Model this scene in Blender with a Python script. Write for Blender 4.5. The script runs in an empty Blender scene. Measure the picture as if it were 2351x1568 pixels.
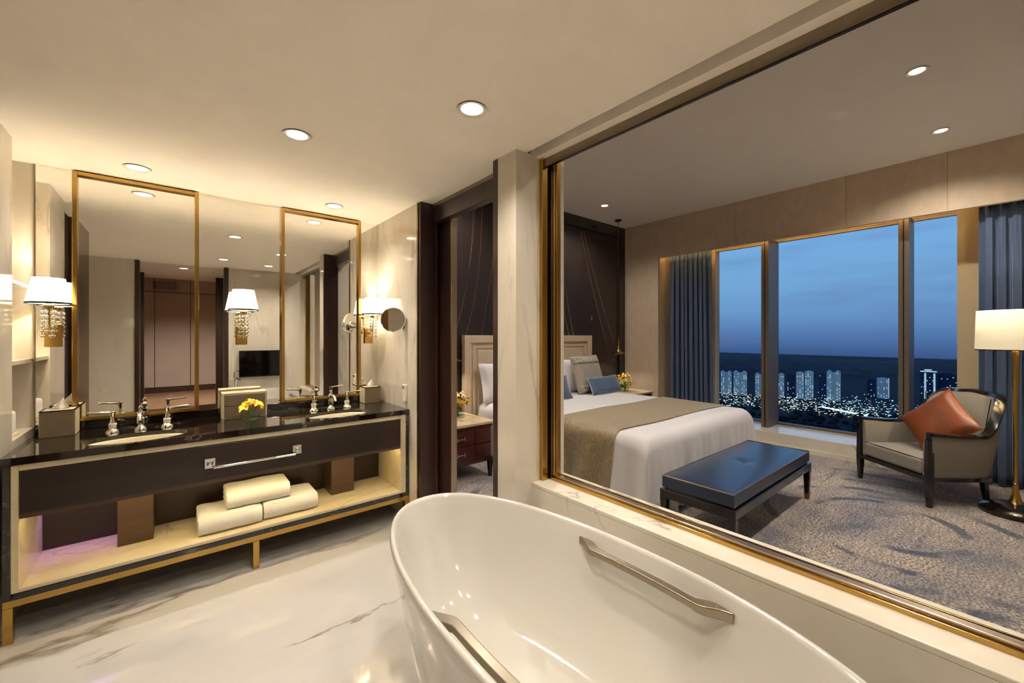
import bpy, bmesh, math, random
from mathutils import Vector, Matrix
random.seed(7)
scene = bpy.context.scene
COL = scene.collection

# ---------------------------------------------------------------- camera, sky, exposure
cam_d = bpy.data.cameras.new('camera')
cam = bpy.data.objects.new('camera', cam_d); COL.objects.link(cam)
cam.location = (0, 0, 1.38)
cam.rotation_euler = (math.radians(90), 0, math.radians(-39.541))
cam_d.sensor_fit = 'HORIZONTAL'; cam_d.sensor_width = 36.0
cam_d.lens = 937.1 / 2351 * 36.0
cam_d.shift_y = -12.6 / 2351
cam_d.clip_start = 0.02; cam_d.clip_end = 6000
scene.camera = cam

def srgb(r, g, b):
    f = lambda c: (c / 255 / 12.92) if c <= 10 else ((c / 255 + 0.055) / 1.055) ** 2.4
    return (f(r), f(g), f(b), 1.0)

vs = scene.view_settings
scene.display_settings.display_device = 'sRGB'
vs.view_transform = 'Standard'; vs.look = 'None'; vs.gamma = 1.0; vs.use_curve_mapping = False
vs.exposure = 0.0
scene.cycles.max_bounces = 8
scene.cycles.diffuse_bounces = 4
scene.cycles.glossy_bounces = 5
scene.cycles.transmission_bounces = 6
scene.cycles.use_adaptive_sampling = True
scene.cycles.adaptive_threshold = 0.17
scene.cycles.adaptive_min_samples = 24
scene.cycles.transparent_max_bounces = 16
scene.cycles.sample_clamp_indirect = 40.0
scene.cycles.caustics_reflective = True
scene.cycles.blur_glossy = 0.3
scene.cycles.caustics_refractive = False

# dusk sky: gradient on elevation plus thin cloud bands
world = bpy.data.worlds.new('dusk_sky'); scene.world = world; world.use_nodes = True
wt = world.node_tree; wt.nodes.clear()
def wn(t, **k):
    n = wt.nodes.new(t)
    for a, b in k.items(): setattr(n, a, b)
    return n
w_out = wn('ShaderNodeOutputWorld'); w_bg = wn('ShaderNodeBackground')
w_tc = wn('ShaderNodeTexCoord'); w_sep = wn('ShaderNodeSeparateXYZ')
w_mr = wn('ShaderNodeMapRange'); w_mr.inputs['From Min'].default_value = -0.2; w_mr.inputs['From Max'].default_value = 0.8
w_cr = wn('ShaderNodeValToRGB')
el = w_cr.color_ramp.elements
stops = [(0.0, (34, 52, 94)), (0.155, (54, 80, 130)), (0.20, (84, 122, 176)), (0.245, (108, 154, 206)), (0.30, (118, 171, 220)),
         (0.42, (124, 180, 234)), (0.6, (96, 152, 220)), (1.0, (58, 102, 172))]
el[0].position = stops[0][0]; el[0].color = srgb(*stops[0][1])
el[1].position = stops[-1][0]; el[1].color = srgb(*stops[-1][1])
for p, c in stops[1:-1]:
    e = el.new(p); e.color = srgb(*c)
w_map = wn('ShaderNodeMapping'); w_map.inputs['Scale'].default_value = (2.2, 2.2, 13.0)
w_no = wn('ShaderNodeTexNoise'); w_no.inputs['Scale'].default_value = 2.0; w_no.inputs['Detail'].default_value = 5.0
w_nr = wn('ShaderNodeMapRange'); w_nr.inputs['From Min'].default_value = 0.48; w_nr.inputs['From Max'].default_value = 0.75
w_nr.inputs['To Max'].default_value = 0.38
w_mix = wn('ShaderNodeMixRGB'); w_mix.inputs['Color2'].default_value = srgb(96, 118, 168)
L = wt.links.new
L(w_tc.outputs['Generated'], w_sep.inputs[0]); L(w_sep.outputs['Z'], w_mr.inputs['Value']); L(w_mr.outputs[0], w_cr.inputs['Fac'])
L(w_tc.outputs['Generated'], w_map.inputs['Vector']); L(w_map.outputs[0], w_no.inputs['Vector']); L(w_no.outputs['Fac'], w_nr.inputs['Value'])
L(w_nr.outputs[0], w_mix.inputs['Fac']); L(w_cr.outputs['Color'], w_mix.inputs['Color1']); L(w_mix.outputs[0], w_bg.inputs['Color'])
w_bg.inputs['Strength'].default_value = 1.0
L(w_bg.outputs[0], w_out.inputs[0])

# strengths of the lamps (their builders read these)
P_DOWN = 38.0       # bathroom ceiling downlight
P_BED = 100.0        # bedroom ceiling downlight
P_SCONCE = 8.0      # bulb in a wall sconce
P_FLOORLAMP = 20.0
P_PENDANT = 12.0
P_FOYER = 330.0
WARM = (1.0, 0.88, 0.68)
WARM2 = (1.0, 0.92, 0.81)
WHITE = (1.0, 0.94, 0.86)

# ---------------------------------------------------------------- materials
MATS = {}
class NT:
    def __init__(s, name):
        s.m = bpy.data.materials.new(name); s.m.use_nodes = True; MATS[name] = s.m
        s.t = s.m.node_tree; s.p = s.t.nodes['Principled BSDF']
        s.out = s.t.nodes['Material Output']
    def n(s, t, **k):
        n = s.t.nodes.new(t)
        for a, b in k.items():
            if a in n.inputs.keys(): n.inputs[a].default_value = b
            else: setattr(n, a, b)
        return n
    def l(s, a, b): s.t.links.new(a, b)
    def coords(s, scale=(1, 1, 1), rot=(0, 0, 0)):
        g = s.n('ShaderNodeNewGeometry'); mp = s.n('ShaderNodeMapping')
        mp.inputs['Scale'].default_value = scale; mp.inputs['Rotation'].default_value = rot
        s.l(g.outputs['Position'], mp.inputs['Vector']); return mp.outputs[0]
    def noise(s, vec, scale, detail=4, rough=.55, dist=0.):
        n = s.n('ShaderNodeTexNoise', Scale=scale, Detail=detail, Roughness=rough, Distortion=dist)
        s.l(vec, n.inputs['Vector']); return n.outputs['Fac']
    def ramp(s, fac, stops, interp='LINEAR'):
        r = s.n('ShaderNodeValToRGB'); r.color_ramp.interpolation = interp
        e = r.color_ramp.elements
        e[0].position, e[0].color = stops[0]; e[1].position, e[1].color = stops[-1]
        for p, c in stops[1:-1]:
            q = e.new(p); q.color = c
        s.l(fac, r.inputs['Fac']); return r.outputs['Color']
    def mix(s, fac, a, b, bt='MIX'):
        m = s.n('ShaderNodeMixRGB', blend_type=bt)
        for v, i in ((fac, 'Fac'), (a, 'Color1'), (b, 'Color2')):
            if isinstance(v, (tuple, float, int)): m.inputs[i].default_value = v
            else: s.l(v, m.inputs[i])
        return m.outputs[0]
    def math(s, op, a, b=0.0, clamp=False):
        m = s.n('ShaderNodeMath', operation=op, use_clamp=clamp)
        for v, i in ((a, 0), (b, 1)):
            if isinstance(v, (float, int)): m.inputs[i].default_value = v
            else: s.l(v, m.inputs[i])
        return m.outputs[0]
    def bump(s, h, strength=.3, dist=.01):
        b = s.n('ShaderNodeBump', Strength=strength, Distance=dist)
        s.l(h, b.inputs['Height']); s.l(b.outputs[0], s.p.inputs['Normal'])
    def set(s, **k):
        for a, b in k.items():
            a = a.replace('_', ' ')
            if isinstance(b, (tuple, float, int)): s.p.inputs[a].default_value = b
            else: s.l(b, s.p.inputs[a])
        return s

def sc(c, k): return (c[0] * k, c[1] * k, c[2] * k, 1)
def mat(name, rgb, rough=.5, metal=0., var=.08, vs_=6., bump=0., bs=200., coat=0., sheen=0., emit=None, es=0., spec=None, aniso=None):
    t = NT(name); c = srgb(*rgb)
    v = t.coords(aniso or (1, 1, 1))
    nz = t.noise(v, vs_)
    t.set(Base_Color=t.ramp(nz, [(.3, sc(c, 1 - var)), (.7, sc(c, 1 + var))]), Roughness=rough, Metallic=metal)
    if bump: t.bump(t.noise(v, bs, 2), bump, .004)
    if coat: t.set(Coat_Weight=coat, Coat_Roughness=.05)
    if sheen: t.set(Sheen_Weight=sheen)
    if spec is not None: t.set(Specular_IOR_Level=spec)
    if emit: t.set(Emission_Color=srgb(*emit), Emission_Strength=es)
    return t.m

def marble(name, base, tint, vein, scale=1.0, rough=.12, rot=(0.5, 0.3, 0.7), veinw=.018, vamt=.7, streak=(1, 1, 1), coat=.3):
    t = NT(name); b, ti, ve = srgb(*base), srgb(*tint), srgb(*vein)
    v = t.coords(tuple(scale * s for s in streak), rot)
    cloud = t.noise(v, 1.3, 6, .6, 1.2)
    col = t.ramp(cloud, [(.35, b), (.72, ti)])
    ws = []
    for sc_, dt, wk, off in ((.9, 7, 1.0, .46), (2.1, 6, .6, .5)):
        n1 = t.noise(v, sc_, dt, .52, .6)
        a = t.math('ABSOLUTE', t.math('SUBTRACT', n1, .5))
        w = t.ramp(a, [(0.0, (1, 1, 1, 1)), (veinw * wk, (0, 0, 0, 1))])
        brk = t.noise(v, sc_ * 1.5, 3)
        ws.append(t.math('MULTIPLY', w, t.ramp(brk, [(off, (0, 0, 0, 1)), (off + .14, (1, 1, 1, 1))])))
    w3 = t.math('MULTIPLY', t.math('MAXIMUM', ws[0], ws[1]), vamt)
    col = t.mix(w3, col, ve)
    t.set(Base_Color=col, Roughness=rough, Coat_Weight=coat, Coat_Roughness=.03)
    return t.m

def wood(name, c1, c2, rough=.35, scale=(1, 1, 14), coat=.15):
    t = NT(name)
    v = t.coords(scale)
    n = t.noise(v, 5, 6, .6, .6)
    t.set(Base_Color=t.ramp(n, [(.35, srgb(*c1)), (.68, srgb(*c2))]), Roughness=rough, Coat_Weight=coat, Coat_Roughness=.15)
    t.bump(n, .05, .002)
    return t.m

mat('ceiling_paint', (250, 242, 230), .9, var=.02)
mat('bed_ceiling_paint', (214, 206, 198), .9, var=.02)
marble('cream_marble', (220, 212, 197), (202, 190, 170), (146, 126, 100), 1.0, .10, (0.3, 0.75, 0.5), .010, .45, (1.4, 1.4, .3))
marble('floor_marble', (206, 203, 198), (196, 189, 178), (120, 104, 84), .9, .09, (0, 0, -.5), .012, .75, (.35, 1.0, 1.0), .4)
marble('liner_marble', (216, 202, 168), (200, 182, 142), (170, 146, 104), 1.6, .25, (0, .2, .4), .01, .5, (.6, 1, 1), .1)
marble('sill_marble', (226, 218, 202), (208, 196, 174), (126, 104, 76), 1.3, .14, (0.2, 0.4, 0.9), .014, .7, (1, .5, 1))
def black_marble():
    t = NT('black_marble'); v = t.coords((1.0, 1.6, 1.0), (.2, .1, .5))
    n1 = t.noise(v, 2.2, 9, .65, 1.0)
    a = t.math('ABSOLUTE', t.math('SUBTRACT', n1, .5))
    w = t.ramp(a, [(0, (1, 1, 1, 1)), (.012, (0, 0, 0, 1))])
    br = t.ramp(t.noise(v, 3.0, 3), [(.5, (0, 0, 0, 1)), (.65, (1, 1, 1, 1))])
    f = t.math('MULTIPLY', t.math('MULTIPLY', w, br), .6)
    t.set(Base_Color=t.mix(f, t.ramp(t.noise(v, 6, 5), [(.3, srgb(16, 12, 10)), (.75, srgb(36, 30, 25))]), srgb(170, 160, 140)), Roughness=.06, Coat_Weight=.5, Coat_Roughness=.02)
black_marble()
mat('brass', (188, 152, 84), .22, 1.0, .06, 4, aniso=(1, 1, .1))
mat('dark_brass', (132, 104, 62), .25, 1.0, .1, 4)
mat('bronze_panel', (128, 96, 50), .22, 1.0, .1, 3)
mat('chrome', (226, 224, 220), .06, 1.0, .01)
mat('steel', (150, 138, 120), .3, 1.0, .04)
mat('champagne', (205, 184, 160), .25, 1.0, .04)
wood('dark_wood', (44, 28, 22), (62, 40, 32), .32, (1, 1, .12), .2)
wood('dark_wood_h', (34, 23, 17), (50, 35, 26), .35, (.12, 1, 1.6), .15)
wood('brown_wood', (66, 47, 29), (84, 62, 40), .4, (.2, 1, 2.0), .1)
wood('mahogany', (52, 16, 14), (80, 26, 22), .2, (.2, 1, 1.5), .5)
wood('black_lacquer', (12, 8, 8), (20, 13, 12), .16, (1, 1, 1), .5)
wood('foyer_floor', (112, 82, 60), (140, 104, 76), .3, (1, .2, 1), .2)
wood('headwall_wood', (34, 25, 23), (46, 35, 32), .4, (1, 1, .1), .1)
mat('porcelain', (200, 195, 184), .07, 0, .01, coat=.6)
mat('basin_white', (226, 214, 186), .12, 0, .02, coat=.5)
mat('towel', (226, 220, 208), .95, 0, .03, 40, .6, 420, sheen=.4)
mat('tissue', (245, 240, 232), .9, 0, .02, 30)
mat('taupe_leather', (126, 108, 82), .5, 0, .05, 30, .1, 500)
mat('cream_leather', (206, 192, 158), .5, 0, .03, 30)
mat('taupe_panel', (156, 138, 128), .55, 0, .04, 3)
mat('black_plastic', (10, 10, 11), .25, 0, .02)
mat('screen_black', (5, 5, 6), .06, 0, .02)
mat('white_plastic', (228, 220, 204), .4, 0, .01)
mat('wall_fabric', (186, 166, 144), .85, 0, .06, 14, .2, 600, aniso=(1, 1, .5))
mat('window_frame', (112, 100, 88), .4, .3, .05)
mat('frame_cream', (206, 184, 146), .6, 0, .03)
mat('white_linen', (206, 200, 200), .85, 0, .02, 20, .1, 300, sheen=.3)
mat('headboard_leather', (196, 174, 146), .45, 0, .04, 10, .05, 300)
mat('blue_silk', (62, 84, 112), .42, 0, .1, 18, .1, 300, sheen=.3)
mat('silver_silk', (152, 140, 124), .4, 0, .08, 24, .1, 300, sheen=.2)
mat('piping_blue', (196, 202, 206), .35, 0, .02)
mat('bench_leather', (42, 54, 74), .25, 0, .05, 10, .04, 400)
mat('chair_fabric', (138, 130, 118), .9, 0, .16, 160, .3, 700)
mat('chair_outer', (128, 114, 102), .9, 0, .12, 160, .3, 700)  # unused darker copy of the chair fabric, side shade put into its colour
mat('orange_leather', (122, 58, 16), .42, 0, .16, 9, .25, 120)
mat('curtain_blue', (66, 84, 116), .55, 0, .16, 14, .1, 300, sheen=.3, aniso=(1, 1, .1))
mat('stone_top', (196, 172, 134), .3, 0, .1, 8)
mat('leaf_green', (62, 92, 34), .5, 0, .2, 30)
mat('petal_yellow', (244, 206, 50), .5, 0, .12, 40)
mat('petal_deep', (232, 150, 24), .5, 0, .12, 40)
mat('petal_white', (240, 234, 210), .5, 0, .05, 40)
mat('stem_green', (90, 120, 50), .5, 0, .1, 30)
mat('dark_void', (24, 18, 15), .6, 0, .1)

def flower_brocade():
    t = NT('brocade'); v = t.coords((1, 1, 1))
    n = t.noise(v, 34, 3, .6, 1.2)
    t.set(Base_Color=t.ramp(n, [(.40, srgb(70, 60, 50)), (.5, srgb(206, 196, 180)), (.62, srgb(84, 74, 62))]), Roughness=.5)
flower_brocade()
def runner_mat():
    t = NT('runner_fabric'); v = t.coords((1, 1, 1))
    n = t.noise(v, 3.2, 3, .5, 2.2)
    a = t.math('ABSOLUTE', t.math('SUBTRACT', n, .5))
    swirl = t.ramp(a, [(0, (1, 1, 1, 1)), (.03, (0, 0, 0, 1))])
    c = t.ramp(t.noise(v, 60, 2), [(.3, srgb(126, 106, 74)), (.7, srgb(152, 130, 94))])
    t.set(Base_Color=t.mix(t.math('MULTIPLY', swirl, .35), c, srgb(186, 166, 126)), Roughness=.45, Sheen_Weight=.4)
runner_mat()
def carpet_mat():
    t = NT('carpet')
    v = t.coords((1, 1, 1))
    speck = t.noise(v, 70, 2, .75)
    base = t.ramp(speck, [(.36, srgb(72, 66, 72)), (.48, srgb(146, 130, 118)), (.62, srgb(204, 186, 166))])
    big = t.ramp(t.noise(v, 2.2, 4), [(.38, (1, 1, 1, 1)), (.66, srgb(184, 194, 226))])
    base = t.mix(1.0, base, big, 'MULTIPLY')
    # long brush strokes
    vs2 = t.coords((.26, 2.2, 1), (0, 0, -.1))
    st = t.noise(vs2, 4.2, 6, .7, .5)
    dash = t.ramp(t.noise(v, 34, 3, .7), [(.40, (0, 0, 0, 1)), (.56, (1, 1, 1, 1))])
    f1 = t.math('MULTIPLY', t.ramp(st, [(.53, (0, 0, 0, 1)), (.64, (1, 1, 1, 1))]), dash)
    # sweeping arcs
    def arcs_(loc, scale, dist, g0, gate_s, lo):
        wv = t.n('ShaderNodeTexWave', wave_type='RINGS', rings_direction='Z', Scale=scale, Distortion=dist, Detail=2.0)
        wv.inputs['Detail Scale'].default_value = 1.1
        mp = t.n('ShaderNodeMapping'); mp.inputs['Location'].default_value = loc
        t.l(v, mp.inputs['Vector']); t.l(mp.outputs[0], wv.inputs['Vector'])
        ar = t.ramp(wv.outputs['Fac'], [(lo, (0, 0, 0, 1)), (lo + .14, (1, 1, 1, 1))])
        gate = t.ramp(t.noise(v, gate_s, 3), [(g0, (0, 0, 0, 1)), (g0 + .08, (1, 1, 1, 1))])
        dd = t.ramp(t.noise(v, 50, 2, .7), [(.30, (.15, .15, .15, 1)), (.46, (1, 1, 1, 1))])
        return t.math('MULTIPLY', t.math('MULTIPLY', ar, gate), dd)
    f2 = arcs_((-4.05, -.55, 0), 1.05, 3.2, .49, 1.9, .80)
    f3 = arcs_((-2.3, .3, 0), .8, 5.0, .52, 1.1, .86)
    f = t.math('MAXIMUM', t.math('MULTIPLY', f1, .72), t.math('MAXIMUM', t.math('MULTIPLY', f2, .95), t.math('MULTIPLY', f3, .8)), True)
    t.set(Base_Color=t.mix(f, base, srgb(46, 58, 80)), Roughness=.95, Sheen_Weight=.3)
    t.bump(t.noise(v, 220, 2), .5, .006)
carpet_mat()
def mirror_mat():
    t = NT('mirror_silver'); v = t.coords()
    t.set(Base_Color=t.ramp(t.noise(v, 2), [(.2, (.90, .89, .85, 1)), (.8, (.92, .91, .87, 1))]), Metallic=1.0, Roughness=0.0)
mirror_mat()
def pane_mat(name, tint, f0=.04, k=.8):
    t = NT(name)
    tr = t.n('ShaderNodeBsdfTransparent'); gl = t.n('ShaderNodeBsdfGlossy', Roughness=0.0)
    v = t.coords(); t.l(t.ramp(t.noise(v, 1.0), [(.2, tint), (.8, sc(tint, 1.01))]), tr.inputs['Color'])
    lw = t.n('ShaderNodeLayerWeight', Blend=.5); mx = t.n('ShaderNodeMixShader')
    fr = t.math('ADD', t.math('MULTIPLY', t.math('POWER', lw.outputs['Facing'], 5.0), k), f0, True)
    t.l(fr, mx.inputs[0]); t.l(tr.outputs[0], mx.inputs[1]); t.l(gl.outputs[0], mx.inputs[2])
    t.l(mx.outputs[0], t.out.inputs['Surface'])
pane_mat('partition_glass', (.975, .975, .96, 1), .001, .15)
pane_mat('window_glass', (.975, .98, 1.0, 1), .0, .2)
pane_mat('vase_glass', (.93, .96, .93, 1), .05, .7)
pane_mat('water', (.90, .95, .88, 1), .02, .5)
def crystal_mat():
    t = NT('crystal')
    gl = t.n('ShaderNodeBsdfGlass', Roughness=0.0, IOR=1.55)
    gs = t.n('ShaderNodeBsdfGlossy', Roughness=.03); tr = t.n('ShaderNodeBsdfTransparent')
    v = t.coords(); t.l(t.ramp(t.noise(v, 20), [(.2, (.95, .94, .9, 1)), (.8, (1, 1, 1, 1))]), gs.inputs['Color'])
    lw = t.n('ShaderNodeLayerWeight', Blend=.5)
    m1 = t.n('ShaderNodeMixShader'); m2 = t.n('ShaderNodeMixShader'); m1.inputs[0].default_value = .45
    t.l(gl.outputs[0], m1.inputs[1]); t.l(tr.outputs[0], m1.inputs[2])
    t.l(lw.outputs['Fresnel'], m2.inputs[0]); t.l(m1.outputs[0], m2.inputs[1]); t.l(gs.outputs[0], m2.inputs[2])
    t.l(m2.outputs[0], t.out.inputs['Surface'])
crystal_mat()
def glow(name, rgb, strength):
    t = NT(name); v = t.coords(); c = srgb(*rgb)
    t.set(Base_Color=c, Roughness=.7, Emission_Color=t.ramp(t.noise(v, 8), [(.2, sc(c, .97)), (.8, c)]), Emission_Strength=strength)
    return t.m
glow('downlight_glow', (255, 244, 222), 9.0)
glow('sconce_shade', (255, 244, 216), 3.4)
glow('floor_shade', (255, 238, 198), .62)
glow('led_warm', (255, 228, 168), 48.0)
glow('led_lilac', (186, 130, 240), 130.0)
glow('cove_glow', (255, 214, 140), 26.0)
glow('city_white', (206, 236, 240), 1.6)
glow('city_warm', (255, 224, 180), 1.3)
glow('city_blue', (150, 206, 240), 1.3)
glow('city_green', (170, 236, 206), .8)
glow('tower_light', (186, 214, 226), .9)
glow('tower_light_warm', (246, 226, 180), .9)
def tower_mat(name, rgb, es):
    t = NT(name); c = srgb(*rgb); v = t.coords((.02, .02, .05))
    t.set(Base_Color=t.ramp(t.noise(v, 3), [(.3, sc(c, .85)), (.7, sc(c, 1.1))]), Roughness=.8)
    return t.m
tower_mat('tower_pale', (236, 234, 220), 0)
tower_mat('tower_dark', (42, 54, 84), 0)
mat('hill_dark', (50, 49, 50), .9, 0, .45, .02)
mat('ground_dark', (22, 23, 28), .95, 0, .3, .02)

# ---------------------------------------------------------------- mesh helpers
WLOC = {}
class MB:
    def __init__(s): s.v = []; s.f = []
    def add(s, vs_, fs):
        o = len(s.v); s.v += [tuple(p) for p in vs_]; s.f += [tuple(i + o for i in f) for f in fs]; return s
    def box(s, x0, x1, y0, y1, z0, z1):
        return s.add([(x0, y0, z0), (x1, y0, z0), (x1, y1, z0), (x0, y1, z0), (x0, y0, z1), (x1, y0, z1), (x1, y1, z1), (x0, y1, z1)],
                     [(0, 3, 2, 1), (4, 5, 6, 7), (0, 1, 5, 4), (1, 2, 6, 5), (2, 3, 7, 6), (3, 0, 4, 7)])
    def taper(s, c, z0, z1, w0, d0, w1, d1, shift=(0, 0)):
        x, y = c; X, Y = x + shift[0], y + shift[1]
        return s.add([(x - w0 / 2, y - d0 / 2, z0), (x + w0 / 2, y - d0 / 2, z0), (x + w0 / 2, y + d0 / 2, z0), (x - w0 / 2, y + d0 / 2, z0),
                      (X - w1 / 2, Y - d1 / 2, z1), (X + w1 / 2, Y - d1 / 2, z1), (X + w1 / 2, Y + d1 / 2, z1), (X - w1 / 2, Y + d1 / 2, z1)],
                     [(0, 3, 2, 1), (4, 5, 6, 7), (0, 1, 5, 4), (1, 2, 6, 5), (2, 3, 7, 6), (3, 0, 4, 7)])
    def rings(s, rs, cap0=True, cap1=True):
        n = len(rs[0]); vs_ = [p for r in rs for p in r]; fs = []
        for i in range(len(rs) - 1):
            for j in range(n):
                k = (j + 1) % n
                fs.append((i * n + j, i * n + k, (i + 1) * n + k, (i + 1) * n + j))
        if cap0: fs.append(tuple(range(n - 1, -1, -1)))
        if cap1: fs.append(tuple((len(rs) - 1) * n + j for j in range(n)))
        return s.add(vs_, fs)
    def lathe(s, prof, c=(0, 0, 0), n=24, cap0=True, cap1=True, sx=1., sy=1.):
        return s.rings([[(c[0] + r * sx * math.cos(2 * math.pi * j / n), c[1] + r * sy * math.sin(2 * math.pi * j / n), c[2] + z) for j in range(n)] for r, z in prof], cap0, cap1)
    def tube(s, path, r, n=10, caps=True):
        path = [Vector(p) for p in path]; rs = []
        rr = r if isinstance(r, (list, tuple)) else [r] * len(path)
        up = Vector((0, 0, 1))
        for i, p in enumerate(path):
            t = (path[min(i + 1, len(path) - 1)] - path[max(i - 1, 0)]).normalized()
            a = t.cross(up)
            if a.length < 1e-3: a = t.cross(Vector((1, 0, 0)))
            a.normalize(); b = a.cross(t).normalized()
            if i and (a.dot(pa) < 0): a, b = -a, -b
            pa = a
            rs.append([tuple(p + a * rr[i] * math.cos(2 * math.pi * j / n) + b * rr[i] * math.sin(2 * math.pi * j / n)) for j in range(n)])
        return s.rings(rs, caps, caps)
    def grid(s, fn, nu, nv):
        vs_ = [fn(i / nu, j / nv) for i in range(nu + 1) for j in range(nv + 1)]
        fs = [(i * (nv + 1) + j, (i + 1) * (nv + 1) + j, (i + 1) * (nv + 1) + j + 1, i * (nv + 1) + j + 1) for i in range(nu) for j in range(nv)]
        return s.add(vs_, fs)
    def prism(s, pts, fn):
        """pts: 2-D outline; fn(p, 0|1) -> 3-D"""
        n = len(pts)
        return s.add([fn(p, 0) for p in pts] + [fn(p, 1) for p in pts],
                     [tuple(range(n - 1, -1, -1)), tuple(range(n, 2 * n))] + [(i, (i + 1) % n, n + (i + 1) % n, n + i) for i in range(n)])
    def ball(s, c, rx, ry=None, rz=None, n=12, m=8):
        ry = ry or rx; rz = rz or rx
        return s.rings([[(c[0] + rx * math.sin(a) * math.cos(2 * math.pi * j / n), c[1] + ry * math.sin(a) * math.sin(2 * math.pi * j / n), c[2] - rz * math.cos(a)) for j in range(n)]
                        for a in [max(.06, min(math.pi - .06, math.pi * i / m)) for i in range(m + 1)]])
    def xf(s, M):
        s.v = [tuple(M @ Vector(p)) for p in s.v]; return s
    def build(s, name, m, parent=None, smooth=True, bevel=0., local=False, angle=40, seg=2, solid=0., subsurf=0):
        me = bpy.data.meshes.new(name); vs_ = s.v
        loc = (0, 0, 0)
        if parent is not None and not local:
            w = WLOC.get(parent.name, (0, 0, 0)); vs_ = [(a - w[0], b - w[1], c - w[2]) for a, b, c in vs_]
        elif parent is None:
            xs, ys, zs = zip(*vs_); loc = ((min(xs) + max(xs)) / 2, (min(ys) + max(ys)) / 2, min(zs))
            vs_ = [(a - loc[0], b - loc[1], c - loc[2]) for a, b, c in vs_]
        me.from_pydata(vs_, [], s.f); me.update()
        bm = bmesh.new(); bm.from_mesh(me); bmesh.ops.recalc_face_normals(bm, faces=bm.faces); bm.to_mesh(me); bm.free()
        me.materials.append(MATS[m])
        if smooth:
            me.shade_smooth(); me.set_sharp_from_angle(angle=math.radians(angle))
        o = bpy.data.objects.new(name, me); COL.objects.link(o); o.location = loc
        if parent is not None:
            o.parent = parent; WLOC[o.name] = WLOC.get(parent.name, (0, 0, 0))
        else: WLOC[o.name] = loc
        if solid:
            md = o.modifiers.new('solid', 'SOLIDIFY'); md.thickness = solid; md.offset = 0
        if subsurf:
            md = o.modifiers.new('sub', 'SUBSURF'); md.levels = subsurf; md.render_levels = subsurf
        if bevel:
            md = o.modifiers.new('bevel', 'BEVEL'); md.width = bevel; md.segments = seg; md.limit_method = 'ANGLE'; md.angle_limit = math.radians(50)
        return o

def tag(o, label, cat, group=None):
    o['label'] = label; o['category'] = cat
    if group: o['group'] = group
    return o
def thing(name, label, cat, loc=(0, 0, 0), rotz=0., group=None):
    o = bpy.data.objects.new(name, None); COL.objects.link(o); o.empty_display_size = .05
    o.location = loc; o.rotation_euler = (0, 0, rotz); WLOC[o.name] = loc
    return tag(o, label, cat, group)
def struct(o, label=None):
    o['kind'] = 'structure'
    if label: o['label'] = label
    return o
def sempty(name, loc=(0, 0, 0), label=None):
    o = bpy.data.objects.new(name, None); COL.objects.link(o); o.location = loc; WLOC[o.name] = loc; return struct(o, label)
def copy_tree(o, parent=None):
    c = o.copy(); COL.objects.link(c)
    if parent is not None: c.parent = parent
    WLOC[c.name] = WLOC.get(o.name, (0, 0, 0))
    for ch in [q for q in o.children if q.name in KIDS.get(o.name, {q.name})]:
        copy_tree(ch, c)
    return c
KIDS = {}
def lamp(name, kind, parent, loc, power, color, radius=.03, cone=None, blend=.6, rot=None):
    d = bpy.data.lights.new(name, kind); d.energy = power; d.color = color
    d.shadow_soft_size = radius
    if cone: d.spot_size = math.radians(cone); d.spot_blend = blend
    o = bpy.data.objects.new(name, d); COL.objects.link(o); o.parent = parent; o.location = loc
    if rot: o.rotation_euler = rot
    return o
B = lambda *a: MB().box(*a)

# ---------------------------------------------------------------- the setting: bathroom shell
HC = 2.338; XS = 1.346; YM = 3.451; HB = 3.15
fl = struct(B(-1.35, 1.70, -.21, 3.6, -.10, -.008).build('floor', 'floor_marble', smooth=False), 'cream veined marble bathroom floor')
x_edges = [-1.35, -.62, .46, 1.455]
y_edges = [-.21, .36, .98, 1.60, 2.22, 2.74, 3.451]
for i in range(3):
    for j in range(6):
        B(x_edges[i] + .00005, x_edges[i + 1] - .00005, y_edges[j] + .00005, y_edges[j + 1] - .00005, -.008, 0).build('floor_slab', 'floor_marble', fl, smooth=False)
B(1.455, 1.70, 1.752, 2.70, -.008, 0).build('threshold', 'floor_marble', fl, smooth=False)
ce = struct(MB().box(-1.35, 1.418, -.21, 3.6, HC, 2.48).box(1.418, 1.445, 1.598, 3.6, HC, 2.48).build('ceiling', 'ceiling_paint', smooth=False), 'cream painted bathroom ceiling')
B(1.418, 1.477, -.21, 1.598, 2.45, 2.48).build('blind_slot', 'ceiling_paint', ce, smooth=False)
hd = struct(B(1.477, 1.54, -.21, 1.598, 2.330, 2.48).build('wall_header', 'ceiling_paint', smooth=False), 'beam above the glass partition')
B(1.527, 1.54, -.09, 1.598, 2.2855, 2.330).build('track', 'steel', hd, smooth=False, bevel=.001)
B(1.527, 1.54, -.09, 1.598, 2.2805, 2.2855).build('gasket', 'black_plastic', hd, smooth=False)
struct(B(-.95, 1.50, YM, 3.6, 0, HC).build('wall_back', 'cream_marble', smooth=False), 'marble wall behind the mirrors')
wr = struct(B(XS, 1.48, 2.703, 4.10, 0, HC).build('wall_right', 'cream_marble', smooth=False), 'cream marble wall at the vanity end')
B(XS - .004, XS + .03, 2.686, 2.703, 0, HC).build('edge_strip', 'dark_brass', wr, smooth=False, bevel=.001)
col = struct(B(XS, 1.70, 1.598, 1.752, 0, HC).build('wall_pier', 'cream_marble', smooth=False), 'cream marble pier between doorway and glass')
struct(B(1.445, 1.70, -1.6, 4.10, 2.48, HB).build('wall_upper', 'wall_fabric', smooth=False), 'bedroom wall above the bathroom')
struct(B(XS, 1.70, 1.598, 2.703, 2.34, 2.48).build('trim_4', 'ceiling_paint', smooth=False))
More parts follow.
